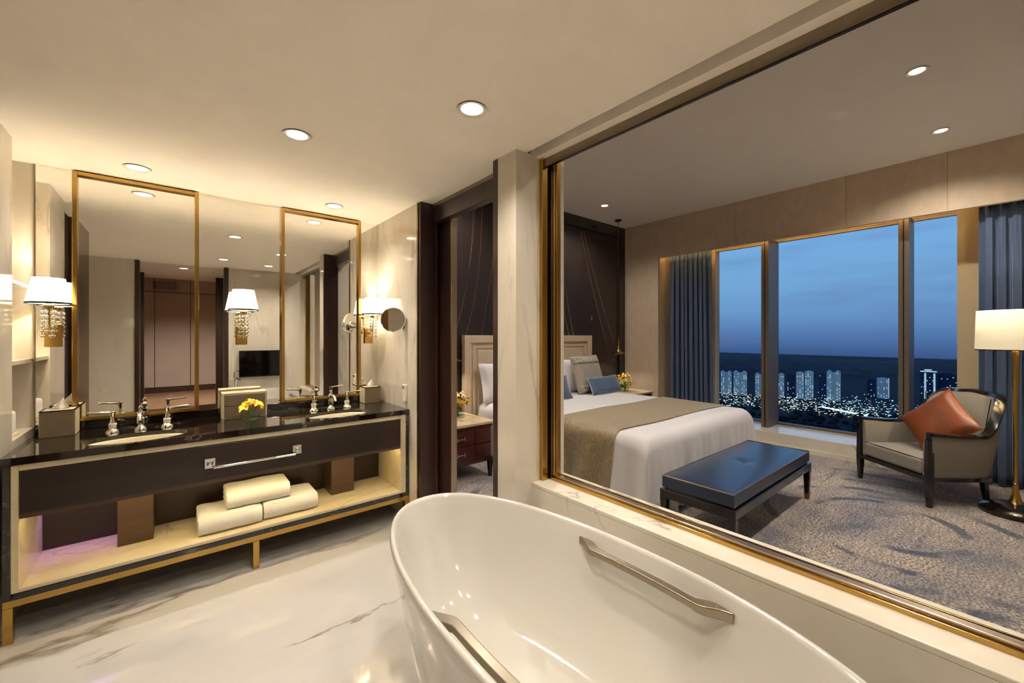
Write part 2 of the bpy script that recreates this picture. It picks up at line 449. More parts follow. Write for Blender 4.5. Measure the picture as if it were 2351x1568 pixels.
# doorway to the bedroom
dr = sempty('door_1', (1.42, 2.2, 0), 'dark wood doorway between bathroom and bedroom')
MB().box(XS + .002, 1.46, 2.655, 2.686, 0, HC).box(1.46, 1.478, 2.635, 2.70, 0, 2.30).build('jamb', 'dark_wood', dr, smooth=False, bevel=.002)
MB().box(XS - .004, 1.50, 1.752, 1.79, 0, HC).build('jamb', 'dark_wood', dr, smooth=False, bevel=.002)
B(1.447, 1.50, 1.79, 2.655, 2.20, 2.312).build('lintel', 'dark_wood', dr, smooth=False, bevel=.002)
B(1.445, 1.478, 1.79, 2.655, 2.312, 2.345).build('lintel_fillet', 'steel', dr, smooth=False)
d1 = thing('sliding_door', 'dark brown wooden sliding door mostly drawn back beside the vanity wall', 'door', (1.52, 2.9, 0))
B(1.50, 1.54, 2.50, 3.42, .004, 2.30).build('leaf', 'dark_wood', d1, smooth=False, bevel=.002)
B(1.497, 1.543, 2.482, 2.50, .004, 2.30).build('edge_profile', 'champagne', d1, smooth=False, bevel=.002)
# low marble wall + partition glazing
lw = struct(B(1.455, 1.70, -.21, 1.598, 0, .587).build('wall_low', 'sill_marble', smooth=False), 'marble upstand under the glass partition')
B(1.455, 1.70, -.09, 1.598, .587, .607).build('sill_slab', 'sill_marble', lw, smooth=False, bevel=.003)
w1 = sempty('window_1', (1.6, .75, .607), 'brass framed glass partition between bathroom and bedroom')
B(1.509, 1.548, 1.572, 1.598, .607, 2.33).build('wall_channel', 'brass', w1, smooth=False, bevel=.002)
B(1.550, 1.562, 1.580, 1.598, .607, 2.2855).build('gasket', 'black_plastic', w1, smooth=False)
B(1.563, 1.625, 1.560, 1.598, .607, 2.48).build('stile', 'dark_brass', w1, smooth=False, bevel=.002)
B(1.570, 1.612, 1.545, 1.560, .628, 2.48).build('bead', 'champagne', w1, smooth=False, bevel=.003)
B(1.576, 1.606, 1.531, 1.545, .628, 2.48).build('bead', 'brass', w1, smooth=False, bevel=.003)
B(1.563, 1.625, -.09, -.05, .607, 2.48).build('stile', 'brass', w1, smooth=False, bevel=.002)
B(1.561, 1.616, -.05, 1.560, .607, .622).build('rail', 'brass', w1, smooth=False, bevel=.0015)
B(1.574, 1.604, -.05, 1.545, .622, .632).build('bead', 'champagne', w1, smooth=False, bevel=.0015)
B(1.606, 1.614, -.05, 1.545, .622, .634).build('bead', 'dark_brass', w1, smooth=False, bevel=.001)
B(1.586, 1.594, -.05, 1.533, .628, 2.479).build('pane', 'partition_glass', w1, smooth=False)
# left side: ledge with niche, pier, bronze door, alcove
nl = struct(MB().box(-.90, -.757, 3.057, YM, 0, HC).build('wall_niche', 'cream_marble', smooth=False), 'marble niche at the left end of the vanity')
B(-.757, -.607, 3.057, YM, 0, .872).build('ledge', 'sill_marble', nl, smooth=False, bevel=.002)
B(-.757, -.612, 3.057, YM, 1.234, 1.256).build('shelf', 'sill_marble', nl, smooth=False, bevel=.002)
B(-.757, -.612, 3.057, YM, 1.640, 1.658).build('shelf', 'sill_marble', nl, smooth=False, bevel=.002)
struct(B(-.90, -.607, 2.62, 3.057, 0, HC).build('wall_left', 'cream_marble', smooth=False), 'polished marble pier at the left of the vanity')
d2 = sempty('door_2', (-.65, 2.0, 0), 'bronze clad door on the left wall')
B(-.75, -.66, 2.10, 2.62, 0, HC).build('reveal', 'dark_void', d2, smooth=False)
B(-.75, -.615, 1.45, 2.10, 0, HC).build('leaf', 'bronze_panel', d2, smooth=False, bevel=.003)
struct(MB().box(-1.35, -1.25, -.21, 1.5, 0, HC).box(-1.25, -.75, 1.45, 1.55, 0, HC).build('wall_alcove', 'cream_marble', smooth=False))
# wall behind the camera with the entrance
wf = struct(MB().box(-1.35, -.39, -.21, -.09, 0, HC).box(.58, 1.70, -.21, -.09, 0, HC).build('wall_front', 'cream_marble', smooth=False), 'marble wall facing the mirrors')
d3 = sempty('door_3', (.1, -.15, 0), 'dark framed entrance opposite the mirrors')
B(-.39, -.345, -.225, -.075, 0, HC).build('jamb', 'dark_wood', d3, smooth=False, bevel=.002)
B(.53, .58, -.225, -.075, 0, HC).build('jamb', 'dark_wood', d3, smooth=False, bevel=.002)
# entrance hall seen only in the mirrors
struct(B(-1.6, 2.2, -6.2, -.21, -.10, 0).build('floor_hall', 'foyer_floor', smooth=False), 'brown entrance hall floor')
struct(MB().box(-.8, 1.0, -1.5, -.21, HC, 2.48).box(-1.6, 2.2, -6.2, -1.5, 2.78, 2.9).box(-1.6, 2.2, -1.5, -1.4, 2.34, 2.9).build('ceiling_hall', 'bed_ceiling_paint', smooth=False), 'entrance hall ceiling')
struct(MB().box(-.62, -.5, -1.5, -.21, 0, HC).box(-1.7, -1.6, -6.2, -1.4, 0, 2.8).box(-1.6, -.5, -1.5, -1.4, 0, 2.35).build('wall_hall_left', 'dark_wood', smooth=False))
struct(MB().box(.75, .87, -1.5, -.21, 0, HC).box(2.2, 2.3, -6.2, -1.4, 0, 2.8).box(.75, 2.2, -1.5, -1.4, 0, 2.35).build('wall_hall_right', 'frame_cream', smooth=False))
d4 = sempty('door_4', (.1, -1.45, 0), 'dark portal in the entrance hall')
B(-.5, -.36, -1.52, -1.38, 0, HC).build('jamb', 'dark_wood', d4, smooth=False, bevel=.002)
B(.52, .62, -1.52, -1.38, 0, HC).build('jamb', 'dark_wood', d4, smooth=False, bevel=.002)
wh = struct(B(-1.6, 2.2, -6.3, -6.22, 0, 2.8).build('wall_hall_end', 'dark_wood', smooth=False), 'taupe panelled wall at the end of the entrance hall')
pe = [-1.6, -1.05, -.38, .30, .98, 1.6, 2.2]
for i in range(6):
    B(pe[i] + .006, pe[i + 1] - .006, -6.22, -6.205, .14, 2.44).build('panel', 'taupe_panel', wh, smooth=False, bevel=.003)
    B(pe[i] + .006, pe[i + 1] - .006, -6.22, -6.205, 2.46, 2.78).build('panel', 'taupe_panel', wh, smooth=False, bevel=.003)
vt = thing('air_vent', 'slatted air vent high on the taupe hall wall', 'vent', (-.2, -6.19, 2.5))
MB().box(-.44, .10, -6.205, -6.19, 2.49, 2.51).box(-.44, .10, -6.205, -6.19, 2.71, 2.73).box(-.44, -.42, -6.205, -6.19, 2.51, 2.71).box(.08, .10, -6.205, -6.19, 2.51, 2.71).build('frame', 'taupe_panel', vt, smooth=False)
for i in range(12):
    B(-.40 + i * .04, -.39 + i * .04, -6.203, -6.192, 2.51, 2.71).build('slat', 'dark_void', vt, smooth=False)

# ---------------------------------------------------------------- the setting: bedroom shell
struct(B(1.455, 6.3, -1.6, 4.1, -.10, -.001).build('floor_bedroom', 'carpet', smooth=False), 'beige carpet with blue brush strokes')
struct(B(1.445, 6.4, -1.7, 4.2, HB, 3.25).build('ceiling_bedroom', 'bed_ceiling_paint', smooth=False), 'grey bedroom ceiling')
hw = struct(B(1.48, 5.9, 4.035, 4.12, 0, HB).build('wall_head', 'headwall_wood', smooth=False), 'dark panelled wall behind the bed')
B(1.48, 5.726, 4.005, 4.035, 2.985, HB).build('frame_top', 'black_lacquer', hw, smooth=False, bevel=.003)
B(5.57, 5.726, 4.005, 4.035, 0, 2.985).build('frame_side', 'black_lacquer', hw, smooth=False, bevel=.003)
B(1.48, 1.62, 4.005, 4.035, 0, 2.985).build('frame_side', 'black_lacquer', hw, smooth=False, bevel=.003)
def arc_line(p0, p1, p2, m='champagne'):
    pts = []
    for i in range(15):
        t = i / 14; q = [(1 - t) ** 2 * a + 2 * t * (1 - t) * b + t * t * c for a, b, c in zip(p0, p1, p2)]
        pts.append((q[0], 4.033, q[1]))
    MB().tube(pts, .0035, 5).build('inlay_line', m, hw)
for k, (a, b, c) in enumerate([((2.73, 2.95), (2.72, 2.0), (2.43, 1.28)), ((2.86, 2.95), (2.84, 1.95), (2.61, 1.35)), ((2.76, 2.95), (2.70, 1.9), (2.36, 1.1)),
                               ((4.10, 2.6), (4.22, 1.9), (4.40, 1.39)), ((4.18, 2.75), (4.32, 2.0), (4.52, 1.3)), ((4.66, 2.95), (4.85, 2.2), (5.31, 1.18)),
                               ((4.72, 2.95), (4.98, 2.2), (5.45, 1.3)), ((3.1, 2.95), (3.0, 2.0), (2.8, 1.2)), ((3.6, 2.95), (3.75, 2.1), (4.2, 1.39))]):
    arc_line(a, b, c)
struct(MB().box(1.48, 6.4, -1.75, -1.6, 0, HB).build('wall_near', 'wall_fabric', smooth=False))
struct(MB().box(1.48, 1.70, -1.6, -.21, 0, HB).build('wall_closet', 'wall_fabric', smooth=False))
ww = struct(MB().box(5.726, 6.40, 3.408, 4.12, 0, HB).build('wall_window', 'wall_fabric', smooth=False), 'beige fabric wall beside the window')
pl = struct(B(5.74, 5.78, -1.6, 3.408, 2.58, HB).build('wall_pelmet', 'wall_fabric', smooth=False), 'beige fabric pelmet above the window')
pe = [-1.6, -.55, .36, 1.13, 2.28, 3.408]
for i in range(5):
    B(5.726, 5.74, pe[i] + .0015, pe[i + 1] - .0015, 2.58, HB).build('panel', 'wall_fabric', pl, smooth=False, bevel=.001)
struct(MB().box(5.78, 6.40, -1.6, 3.408, 2.95, HB).box(6.26, 6.40, -1.6, 3.408, 2.67, 2.95).box(6.26, 6.40, -1.6, .326, 0, 2.67).box(6.26, 6.40, 2.785, 3.408, .185, 2.67).build('wall_facade', 'frame_cream', smooth=False), 'cream reveal around the window')
sl = struct(B(5.726, 6.40, .29, 3.408, 0, .165).build('wall_sill', 'sill_marble', smooth=False), 'low stone wall under the window')
B(5.726, 6.34, .29, 3.408, .165, .185).build('sill_slab', 'sill_marble', sl, smooth=False, bevel=.002)
B(5.716, 5.726, .29, 3.408, 0, .05).build('skirting', 'sill_marble', sl, smooth=False)
w2 = sempty('window_2', (6.3, 1.5, .185), 'tall bedroom window of three panes at dusk')
for y0, y1 in ((1.971, 2.058), (.652, .736)):
    mu = B(5.955, 6.33, y0, y1, .185, 2.66).build('mullion', 'window_frame', w2, smooth=False, bevel=.003)
    B(5.95, 5.955, (y0 + y1) / 2 - .004, (y0 + y1) / 2 + .004, .185, 2.66).build('joint', 'black_plastic', mu, smooth=False)
MB().box(6.28, 6.34, .326, 2.785, .185, .215).build('rail', 'window_frame', w2, smooth=False, bevel=.003)
MB().box(6.28, 6.34, .326, 2.785, 2.645, 2.67).build('rail', 'frame_cream', w2, smooth=False, bevel=.003)
for y0, y1 in ((2.058, 2.785), (.736, 1.971), (.326, .652)):
    B(6.30, 6.308, y0, y1, .215, 2.645).build('pane', 'window_glass', w2, smooth=False)
cv = struct(B(5.784, 5.796, .3, 3.39, 2.66, 2.675).build('trim_cove_light', 'cove_glow', smooth=False), 'warm light strip hidden behind the pelmet')

# ---------------------------------------------------------------- bathroom: vanity
YF = 2.832
va = thing('vanity_unit', 'long black framed vanity with dark wood drawer front and open lit shelf', 'vanity', (.377, 3.1, 0))
MB().box(-.592, -.568, YF, YM - .03, .195, .799).box(1.320, 1.344, YF, YM - .03, .195, .799).box(-.568, 1.320, YF, YM - .03, .195, .222).build('surround', 'black_marble', va, smooth=False, bevel=.002)
MB().box(-.568, -.543, YF + .004, 3.26, .222, .799).box(1.279, 1.320, YF + .004, 3.26, .222, .799).box(-.543, 1.279, YF + .004, YF + .035, .770, .799).build('liner', 'liner_marble', va, smooth=False, bevel=.002)
B(-.543, 1.279, YF + .004, 3.26, .222, .240).build('shelf', 'liner_marble', va, smooth=False, bevel=.002)
B(-.543, 1.279, 3.26, 3.28, .240, .62).build('back_panel', 'dark_wood_h', va, smooth=False)
B(-.240, -.093, 3.05, 3.26, .240, .585).build('pillar', 'brown_wood', va, smooth=False, bevel=.002)
B(.862, 1.020, 3.07, 3.26, .240, .585).build('pillar', 'brown_wood', va, smooth=False, bevel=.002)
dw = MB().box(-.541, 1.277, YF - .002, YF + .02, .575, .768).box(-.541, 1.277, YF + .02, 3.25, .585, .690).build('drawer', 'dark_wood_h', va, smooth=False, bevel=.003)
B(-.541, 1.277, YF + .001, YF + .022, .553, .575).build('lower_lip', 'brown_wood', dw, smooth=False, bevel=.003)
for xc in (.15, .588):
    mo = MB()
    mo.box(xc - .026, xc + .026, YF - .018, YF - .002, .645, .700)
    mo.prism([(-.016, -.016), (.016, -.016), (.016, .016), (-.016, .016)], lambda p, k, xc=xc: (xc + p[0] * (1 - .5 * k), YF - .018 - .010 * k, .6725 + p[1] * (1 - .5 * k)))
    mo.build('rail_mount', 'chrome', dw, smooth=False, bevel=.003)
MB().tube([(.165, YF - .012, .658), (.165, YF - .035, .650), (.573, YF - .035, .650), (.573, YF - .012, .658)], .0075, 10).build('towel_rail', 'chrome', dw)
bf = MB().box(-.592, 1.344, YF + .002, YF + .032, .163, .195).box(-.592, 1.344, 3.34, 3.37, .163, .195)
bf.build('base_frame', 'brass', va, smooth=False, bevel=.002)
for x0 in (-.592, .356, 1.312):
    B(x0, x0 + .032, YF + .002, YF + .032, 0, .163).build('leg', 'brass', va, smooth=False, bevel=.002)
    B(x0, x0 + .032, 3.34, 3.37, 0, .163).build('leg', 'brass', va, smooth=False, bevel=.002)
B(-.50, 1.25, YF + .028, YF + .040, .570, .575).build('led_strip', 'led_warm', dw, smooth=False)
B(-.535, -.245, 3.243, 3.251, .577, .585).build('led_strip', 'led_lilac', dw, smooth=False)
B(-.543, -.241, 3.228, 3.234, .562, .585).build('led_cover', 'dark_wood_h', dw, smooth=False)  # lip added to block the lilac strip's reflection in the floor

def ell(cx, cy, a, b, n=48): return [(cx + a * math.cos(2 * math.pi * i / n), cy + b * math.sin(2 * math.pi * i / n)) for i in range(n)]
ct = thing('countertop', 'glossy black marble countertop with two oval basin cutouts', 'countertop', (.377, 3.14, .799))
SINKS = ((-.153, 2.995), (.887, 2.995)); SA, SB = .216, .135
def counter_top():
    bm = bmesh.new()
    X0, X1, Y0, Y1, Z0, Z1 = -.600, 1.344, YF - .004, YM - .001, .799, .834
    n = 48
    def strip(z):
        outs = []; 
        segs = [(X0, .37), (.37, X1)]
        faces = []
        for (xa, xb), (cx, cy) in zip(segs, SINKS):
            ring = ell(cx, cy, SA, SB, n)
            hole = [bm.verts.new((x, y, z)) for x, y in ring]
            out = []
            for i in range(n):
                a = 2 * math.pi * i / n; dx, dy = math.cos(a), math.sin(a)
                ts = []
                if dx > 1e-9: ts.append((xb - cx) / dx)
                if dx < -1e-9: ts.append((xa - cx) / dx)
                if dy > 1e-9: ts.append((Y1 - cy) / dy)
                if dy < -1e-9: ts.append((Y0 - cy) / dy)
                t = min(ts); out.append(bm.verts.new((cx + dx * t, cy + dy * t, z)))
            corners = [(xb, Y1), (xa, Y1), (xa, Y0), (xb, Y0)]
            for i in range(n):
                j = (i + 1) % n
                bm.faces.new((hole[i], hole[j], out[j], out[i]))
                for cxn, cyn in corners:
                    p, q = out[i].co, out[j].co
                    onp = abs(p.x - cxn) < 1e-6 or abs(p.y - cyn) < 1e-6
                    onq = abs(q.x - cxn) < 1e-6 or abs(q.y - cyn) < 1e-6
                    if onp and onq and not (abs(p.x - q.x) < 1e-6 or abs(p.y - q.y) < 1e-6):
                        bm.faces.new((out[i], out[j], bm.verts.new((cxn, cyn, z))))
            outs.append(hole)
        return outs
    ht = strip(Z1); hb = strip(Z0)
    for a, b in zip(ht, hb):
        for i in range(n):
            j = (i + 1) % n; bm.faces.new((a[i], a[j], b[j], b[i]))
    def q(*p): bm.faces.new([bm.verts.new(c) for c in p])
    q((X0, Y0, Z0), (X1, Y0, Z0), (X1, Y0, Z1), (X0, Y0, Z1)); q((X0, Y1, Z0), (X1, Y1, Z0), (X1, Y1, Z1), (X0, Y1, Z1))
    q((X0, Y0, Z0), (X0, Y1, Z0), (X0, Y1, Z1), (X0, Y0, Z1)); q((X1, Y0, Z0), (X1, Y1, Z0), (X1, Y1, Z1), (X1, Y0, Z1))
    bmesh.ops.remove_doubles(bm, verts=bm.verts, dist=1e-5); bmesh.ops.recalc_face_normals(bm, faces=bm.faces)
    mb = MB(); bm.verts.index_update(); mb.v = [tuple(v.co) for v in bm.verts]; mb.f = [tuple(v.index for v in f.verts) for f in bm.faces]; bm.free()
    return mb
counter_top().build('slab', 'black_marble', ct, smooth=False)
B(-.600, 1.344, YM - .028, YM - .001, .834, .884).build('backsplash', 'black_marble', ct, smooth=False, bevel=.002)

for (cx, cy), lab in zip(SINKS, ('cream oval basin set in the counter beside the larger tissue box', 'cream oval basin set in the counter under the shaving mirror')):
    sk = thing('wash_basin', lab, 'basin', (cx, cy, .70), group='undermount basins')
    MB().lathe([(1.0, .812), (.995, .800), (.96, .77), (.86, .735), (.62, .708), (.25, .698), (.09, .697)], (cx, cy, 0), 48, False, True, SA - .001, SB - .001).build('bowl', 'basin_white', sk, solid=.003)
    MB().lathe([(.018, .0), (.020, .003), (.012, .004)], (cx, cy, .6985), 16).build('drain', 'chrome', sk)

def make_tap(cx, label):
    y = 3.225
    t = thing('basin_tap', label, 'tap', (cx, y, .834), group='three piece basin taps')
    sp = MB().lathe([(.030, 0), (.030, .004), (.024, .014), (.013, .024), (.012, .030), (.019, .036), (.019, .066), (.013, .071), (.013, .080), (.020, .088), (.021, .098), (.012, .106), (.008, .112), (.011, .120), (.009, .136), (.004, .140)], (cx, y, .834), 20)
    sp.build('spout_body', 'chrome', t)
    MB().tube([(cx, y - .012, .834 + .098), (cx, y - .05, .834 + .104), (cx, y - .09, .834 + .098), (cx, y - .112, .834 + .082), (cx, y - .116, .834 + .070)], [.013, .012, .011, .010, .010], 12).build('spout', 'chrome', t)
    for sg in (-1, 1):
        hx = cx + sg * .118
        h = MB().lathe([(.031, 0), (.031, .004), (.025, .013), (.013, .023)], (hx, y, .834), 20)
        h.build('handle_base', 'chrome', t)
        MB().lathe([(.016, .023), (.018, .050), (.015, .052)], (hx, y, .834), 16).build('handle_sleeve', 'white_plastic', t)
        hb = MB().lathe([(.013, .052), (.009, .078), (.009, .100), (.012, .106), (.012, .118), (.006, .122)], (hx, y, .834), 16).build('handle_neck', 'chrome', t)
        MB().tube([(hx, y, .834 + .112), (hx + sg * .045, y - .006, .834 + .116), (hx + sg * .10, y - .012, .834 + .120)], [.007, .006, .0055], 10).build('lever', 'chrome', hb)
    return t
make_tap(-.155, 'chrome three piece tap behind the basin nearer the larger tissue box')
make_tap(.900, 'chrome three piece tap behind the basin nearer the doorway')

# mirrors
wm = thing('wall_mirror', 'wide frameless mirror covering the wall above the vanity', 'mirror', (.37, YM - .004, .884))
B(-.604, 1.344, YM - .006, YM - .001, .884, HC - .001).build('mirror_glass', 'mirror_silver', wm, smooth=False)
B(-.606, -.600, YM - .012, YM - .001, .834, HC - .001).build('edge_strip', 'steel', wm, smooth=False)
def framed(x0, x1, label):
    f = thing('framed_mirror', label, 'mirror', ((x0 + x1) / 2, YM - .03, .886), group='brass framed mirrors above the vanity')
    z0, z1, w, y0, y1 = .886, 2.330, .022, YM - .045, YM - .007
    B(x0, x0 + w, y0, y1, z0, z1).build('frame_stile', 'brass', f, smooth=False, bevel=.002)
    B(x1 - w, x1, y0, y1, z0, z1).build('frame_stile', 'brass', f, smooth=False, bevel=.002)
    B(x0 + w, x1 - w, y0, y1, z1 - w, z1).build('frame_rail', 'brass', f, smooth=False, bevel=.002)
    B(x0 + w, x1 - w, y0, y1, z0, z0 + w).build('frame_rail', 'brass', f, smooth=False, bevel=.002)
    B(x0 + w, x1 - w, y1 - .012, y1 - .006, z0 + w, z1 - w).build('mirror_glass', 'mirror_silver', f, smooth=False)
framed(-.456, .122, 'larger brass framed mirror on the left of the vanity wall')
framed(.606, 1.190, 'narrower looking brass framed mirror on the right of the vanity wall')

# wall sconces
def make_sconce(xc, label):
    yc = 3.33; z0, z1 = 1.558, 1.695
    t = thing('wall_sconce', label, 'lamp', (xc, YM - .01, 1.32), group='crystal wall sconces on the mirror')
    B(xc - .034, xc + .034, YM - .022, YM - .006, 1.318, 1.448).build('back_plate', 'brass', t, smooth=False, bevel=.002)
    MB().tube([(xc, YM - .02, 1.40), (xc, YM - .07, 1.41), (xc, yc + .012, 1.44), (xc, yc, 1.48), (xc, yc, 1.55)], .006, 8).build('arm', 'brass', t)
    sh = MB().lathe([(.087, z0), (.062, z1)], (xc, yc, 0), 40, False, False).build('lamp_shade', 'sconce_shade', t, solid=.002)
    MB().lathe([(.0885, z0 - .004), (.0885, z0 + .006), (.0865, z0 + .006), (.0865, z0 - .004), (.0885, z0 - .004)], (xc, yc, 0), 40, False, False).build('shade_trim', 'black_plastic', sh)
    MB().lathe([(.020, 1.530), (.022, 1.548), (.012, 1.556), (.008, 1.60)], (xc, yc, 0), 16).build('lamp_holder', 'brass', t)
    for k in range(6):
        a = 2 * math.pi * k / 6 + .3; ln = 5 + (k % 2)
        px_, py_ = xc + .024 * math.cos(a), yc + .024 * math.sin(a)
        s_ = MB().tube([(px_, py_, 1.534), (px_, py_, 1.534 - .026 * ln)], .0012, 5).build('crystal_string', 'chrome', t)
        for q in range(ln):
            r = .0085 + .0022 * (q / ln)
            MB().rings([[(px_ + rr * math.cos(2 * math.pi * j / 6), py_ + rr * math.sin(2 * math.pi * j / 6), 1.522 - .026 * q - dz) for j in range(6)] for rr, dz in ((.002, 0), (r, .008), (r, .013), (.002, .022))]).build('crystal', 'crystal', s_, smooth=False)
    lamp('sconce_bulb', 'POINT', t, (0, yc - (YM - .01), 1.64 - 1.32), P_SCONCE, WARM, .02)
    return t
make_sconce(-.532, 'crystal sconce with white shade beside the niche at the left end of the mirrors')
make_sconce(.362, 'crystal sconce with white shade between the two brass framed mirrors')
make_sconce(1.262, 'crystal sconce with white shade in the corner behind the shaving mirror')

# tissue boxes, amenity box
def tissue_box(x0, x1, y0, y1, h, label):
    t = thing('tissue_box', label, 'tissue box', ((x0 + x1) / 2, (y0 + y1) / 2, .834), group='leather tissue boxes')
    B(x0, x1, y0, y1, .834, .834 + h).build('body', 'taupe_leather', t, smooth=False, bevel=.003)
    MB().box(x0 - .002, x0 + .006, y0 - .002, y1 + .002, .834 + h, .838 + h).box(x1 - .006, x1 + .002, y0 - .002, y1 + .002, .834 + h, .838 + h).box(x0 + .006, x1 - .006, y0 - .002, y0 + .006, .834 + h, .838 + h).box(x0 + .006, x1 - .006, y1 - .006, y1 + .002, .834 + h, .838 + h).build('rim', 'black_plastic', t, smooth=False)
    B(x0 + .006, x1 - .006, y0 + .006, y1 - .006, .834 + h, .8365 + h).build('lid', 'cream_leather', t, smooth=False)
    B(x1, x1 + .002, y0 + .004, y1 - .004, .838, .83 + h).build('side_panel', 'cream_leather', t, smooth=False)
    B(x0 - .002, x0, y0 + .004, y1 - .004, .838, .83 + h).build('side_panel', 'cream_leather', t, smooth=False)
    xc, yc = (x0 + x1) / 2, (y0 + y1) / 2; z = .8365 + h
    def f(u, v):
        w = (1 - v) * .036 + .002
        return (xc - w + 2 * w * u + .012 * v, yc + .012 * math.sin(u * 9 + v * 2) * (1 - v * .7), z + .062 * v * (1 - .25 * abs(u - .5)))
    MB().grid(f, 14, 6).build('tissue', 'tissue', t, solid=.0015)
tissue_box(-.556, -.425, 3.262, 3.395, .140, 'larger taupe leather tissue box at the left end of the vanity')
tissue_box(1.178, 1.308, 3.285, 3.405, .128, 'smaller taupe leather tissue box in the corner by the shaving mirror')
ab = thing('amenity_box', 'wide taupe box with cream border behind the yellow lilies', 'box', (.365, 3.32, .834))
MB().box(.238, .250, 3.262, 3.385, .834, 1.002).box(.480, .492, 3.262, 3.385, .834, 1.002).box(.250, .480, 3.262, 3.385, .990, 1.002).box(.250, .480, 3.262, 3.385, .834, .840).box(.250, .480, 3.373, 3.385, .84, .99).build('case', 'cream_leather', ab, smooth=False, bevel=.002)
for z0 in (.842, .917):
    B(.252, .478, 3.257, 3.37, z0, z0 + .072).build('drawer', 'taupe_leather', ab, smooth=False, bevel=.002)

# lily bowl
vb = thing('glass_bowl', 'small round glass bowl of water in front of the amenity box', 'vase', (.372, 3.06, .834))
cx, cy = .372, 3.06
MB().lathe([(.020, .001), (.040, .010), (.053, .032), (.055, .050), (.046, .074), (.038, .086), (.036, .086), (.044, .073), (.052, .050), (.050, .033), (.038, .013), (.018, .005)], (cx, cy, .834), 28).build('bowl', 'vase_glass', vb)
MB().lathe([(.017, .006), (.037, .014), (.049, .034), (.051, .048)], (cx, cy, .834), 24).build('water', 'water', vb)
def lily(c, tilt, az, size, label):
    t = thing('yellow_lily', label, 'flower', c, group='lilies in the glass bowl')
    R = Matrix.Rotation(az, 4, 'Z') @ Matrix.Rotation(tilt, 4, 'Y')
    for k in range(6):
        a = 2 * math.pi * k / 6
        def f(u, v, a=a):
            r = size * u; w = size * .30 * math.sin(math.pi * min(1, u * .92 + .06)) ** .8
            z = size * (.85 * u ** .8 - .55 * u ** 3) + .10 * size * (2 * v - 1) ** 2
            return tuple(R @ Vector((math.cos(a) * r - math.sin(a) * w * (2 * v - 1), math.sin(a) * r + math.cos(a) * w * (2 * v - 1), z)))
        MB().grid(f, 8, 4).build('petal', 'petal_yellow', t, local=True, solid=.0012)
    MB().ball((0, 0, 0), size * .16, size * .16, size * .3).xf(R @ Matrix.Translation((0, 0, size * .2))).build('stamen', 'petal_deep', t, local=True)
    MB().tube([(0, 0, 0), (-(c[0] - cx) * .6, -(c[1] - cy) * .6, -.035), (-(c[0] - cx), -(c[1] - cy), -(c[2] - .834) + .012)], .0022, 6).build('stem', 'stem_green', t, local=True)
lily((.356, 3.045, .925), .75, 3.6, .055, 'yellow lily on the left of the bowl opening toward the camera')
lily((.386, 3.06, .932), .45, -.6, .058, 'tall yellow lily standing in the middle of the bowl')
lily((.402, 3.075, .922), .9, -.2, .046, 'paler yellow lily drooping on the right of the bowl')

# shaving mirror
sm = thing('shaving_mirror', 'round chrome shaving mirror on a swing arm fixed to the marble wall', 'mirror', (XS, 2.93, 1.47))
MB().lathe([(.045, 0), (.045, .008), (.030, .018), (.016, .026)], (0, 0, 0), 24).xf(Matrix.Translation((XS, 2.93, 1.475)) @ Matrix.Rotation(-math.pi / 2, 4, 'Y')).build('wall_plate', 'chrome', sm)
MB().tube([(XS - .02, 2.93, 1.475), (XS - .05, 2.925, 1.478), (XS - .078, 2.935, 1.49)], .010, 10).build('arm', 'chrome', sm)
dirn = Vector((-.60, -.80, 0)).normalized()
Rm = Matrix.Translation((1.262, 2.928, 1.502)) @ dirn.to_track_quat('Z', 'Y').to_matrix().to_4x4()
MB().lathe([(.086, -.012), (.093, -.006), (.093, .008), (.088, .012), (.086, .008)], (0, 0, 0), 40).xf(Rm).build('rim', 'chrome', sm)
MB().lathe([(.0855, .004), (.0855, .0085)], (0, 0, 0), 40).xf(Rm).build('mirror_glass', 'mirror_silver', sm, smooth=False)
wu = thing('wall_unit', 'slim white unit on the marble wall beside the vanity', 'holder', (XS, 2.88, .86))
B(XS - .022, XS, 2.862, 2.905, .885, 1.015).build('casing', 'white_plastic', wu, smooth=False, bevel=.006)
B(XS - .028, XS - .022, 2.870, 2.897, .985, 1.008).build('button', 'chrome', wu, smooth=False, bevel=.002)

# towels
def folded(x0, x1, y0, y1, z0, z1, label, group='folded white bath towels on the vanity shelf', name='folded_towel'):
    t = thing(name, label, 'towel', ((x0 + x1) / 2, (y0 + y1) / 2, z0), group=group)
    h = z1 - z0
    def slab(name, xa, xb, ya, yb, za, zb, wob):
        r = (zb - za) * .5; pts = []
        for i in range(13): pts.append((ya + r * .75 - r * .75 * math.sin(math.pi * i / 12), (za + zb) / 2 - (zb - za) / 2 * math.cos(math.pi * i / 12)))
        pts += [(yb - .03, zb), (yb, zb - .006), (yb, za + .002)]
        rs = []
        for j in range(13):
            f = j / 12; x = xa + (xb - xa) * f; e = min(f, 1 - f); k = .006 * (1 - min(1, e / .06))
            rs.append([(x, p[0] + wob * math.sin(j * 1.1 + 1) + k * .6, p[1] + (wob * .8 * math.sin(j * .9 + p[0] * 30) - k if p[1] > (za + zb) / 2 else 0)) for p in pts])
        MB().rings(rs).build(name, 'towel', t, angle=50)
    slab('outer_fold', x0 + .003, x1 - .003, y0, y1, z0, z1, .0022)
    for k in range(3):
        za = z0 + h * (.06 + .31 * k); slab('inner_layer', x0, x1, y0 + .028, y1 - .004, za, za + h * .26, .0008)
folded(.10, .415, 2.885, 3.17, .2405, .345, 'lower left folded white towel on the vanity shelf')
folded(.42, .735, 2.90, 3.17, .2405, .345, 'lower right folded white towel on the vanity shelf')
folded(.235, .575, 2.925, 3.17, .346, .445, 'folded white towel stacked on top of the other two')
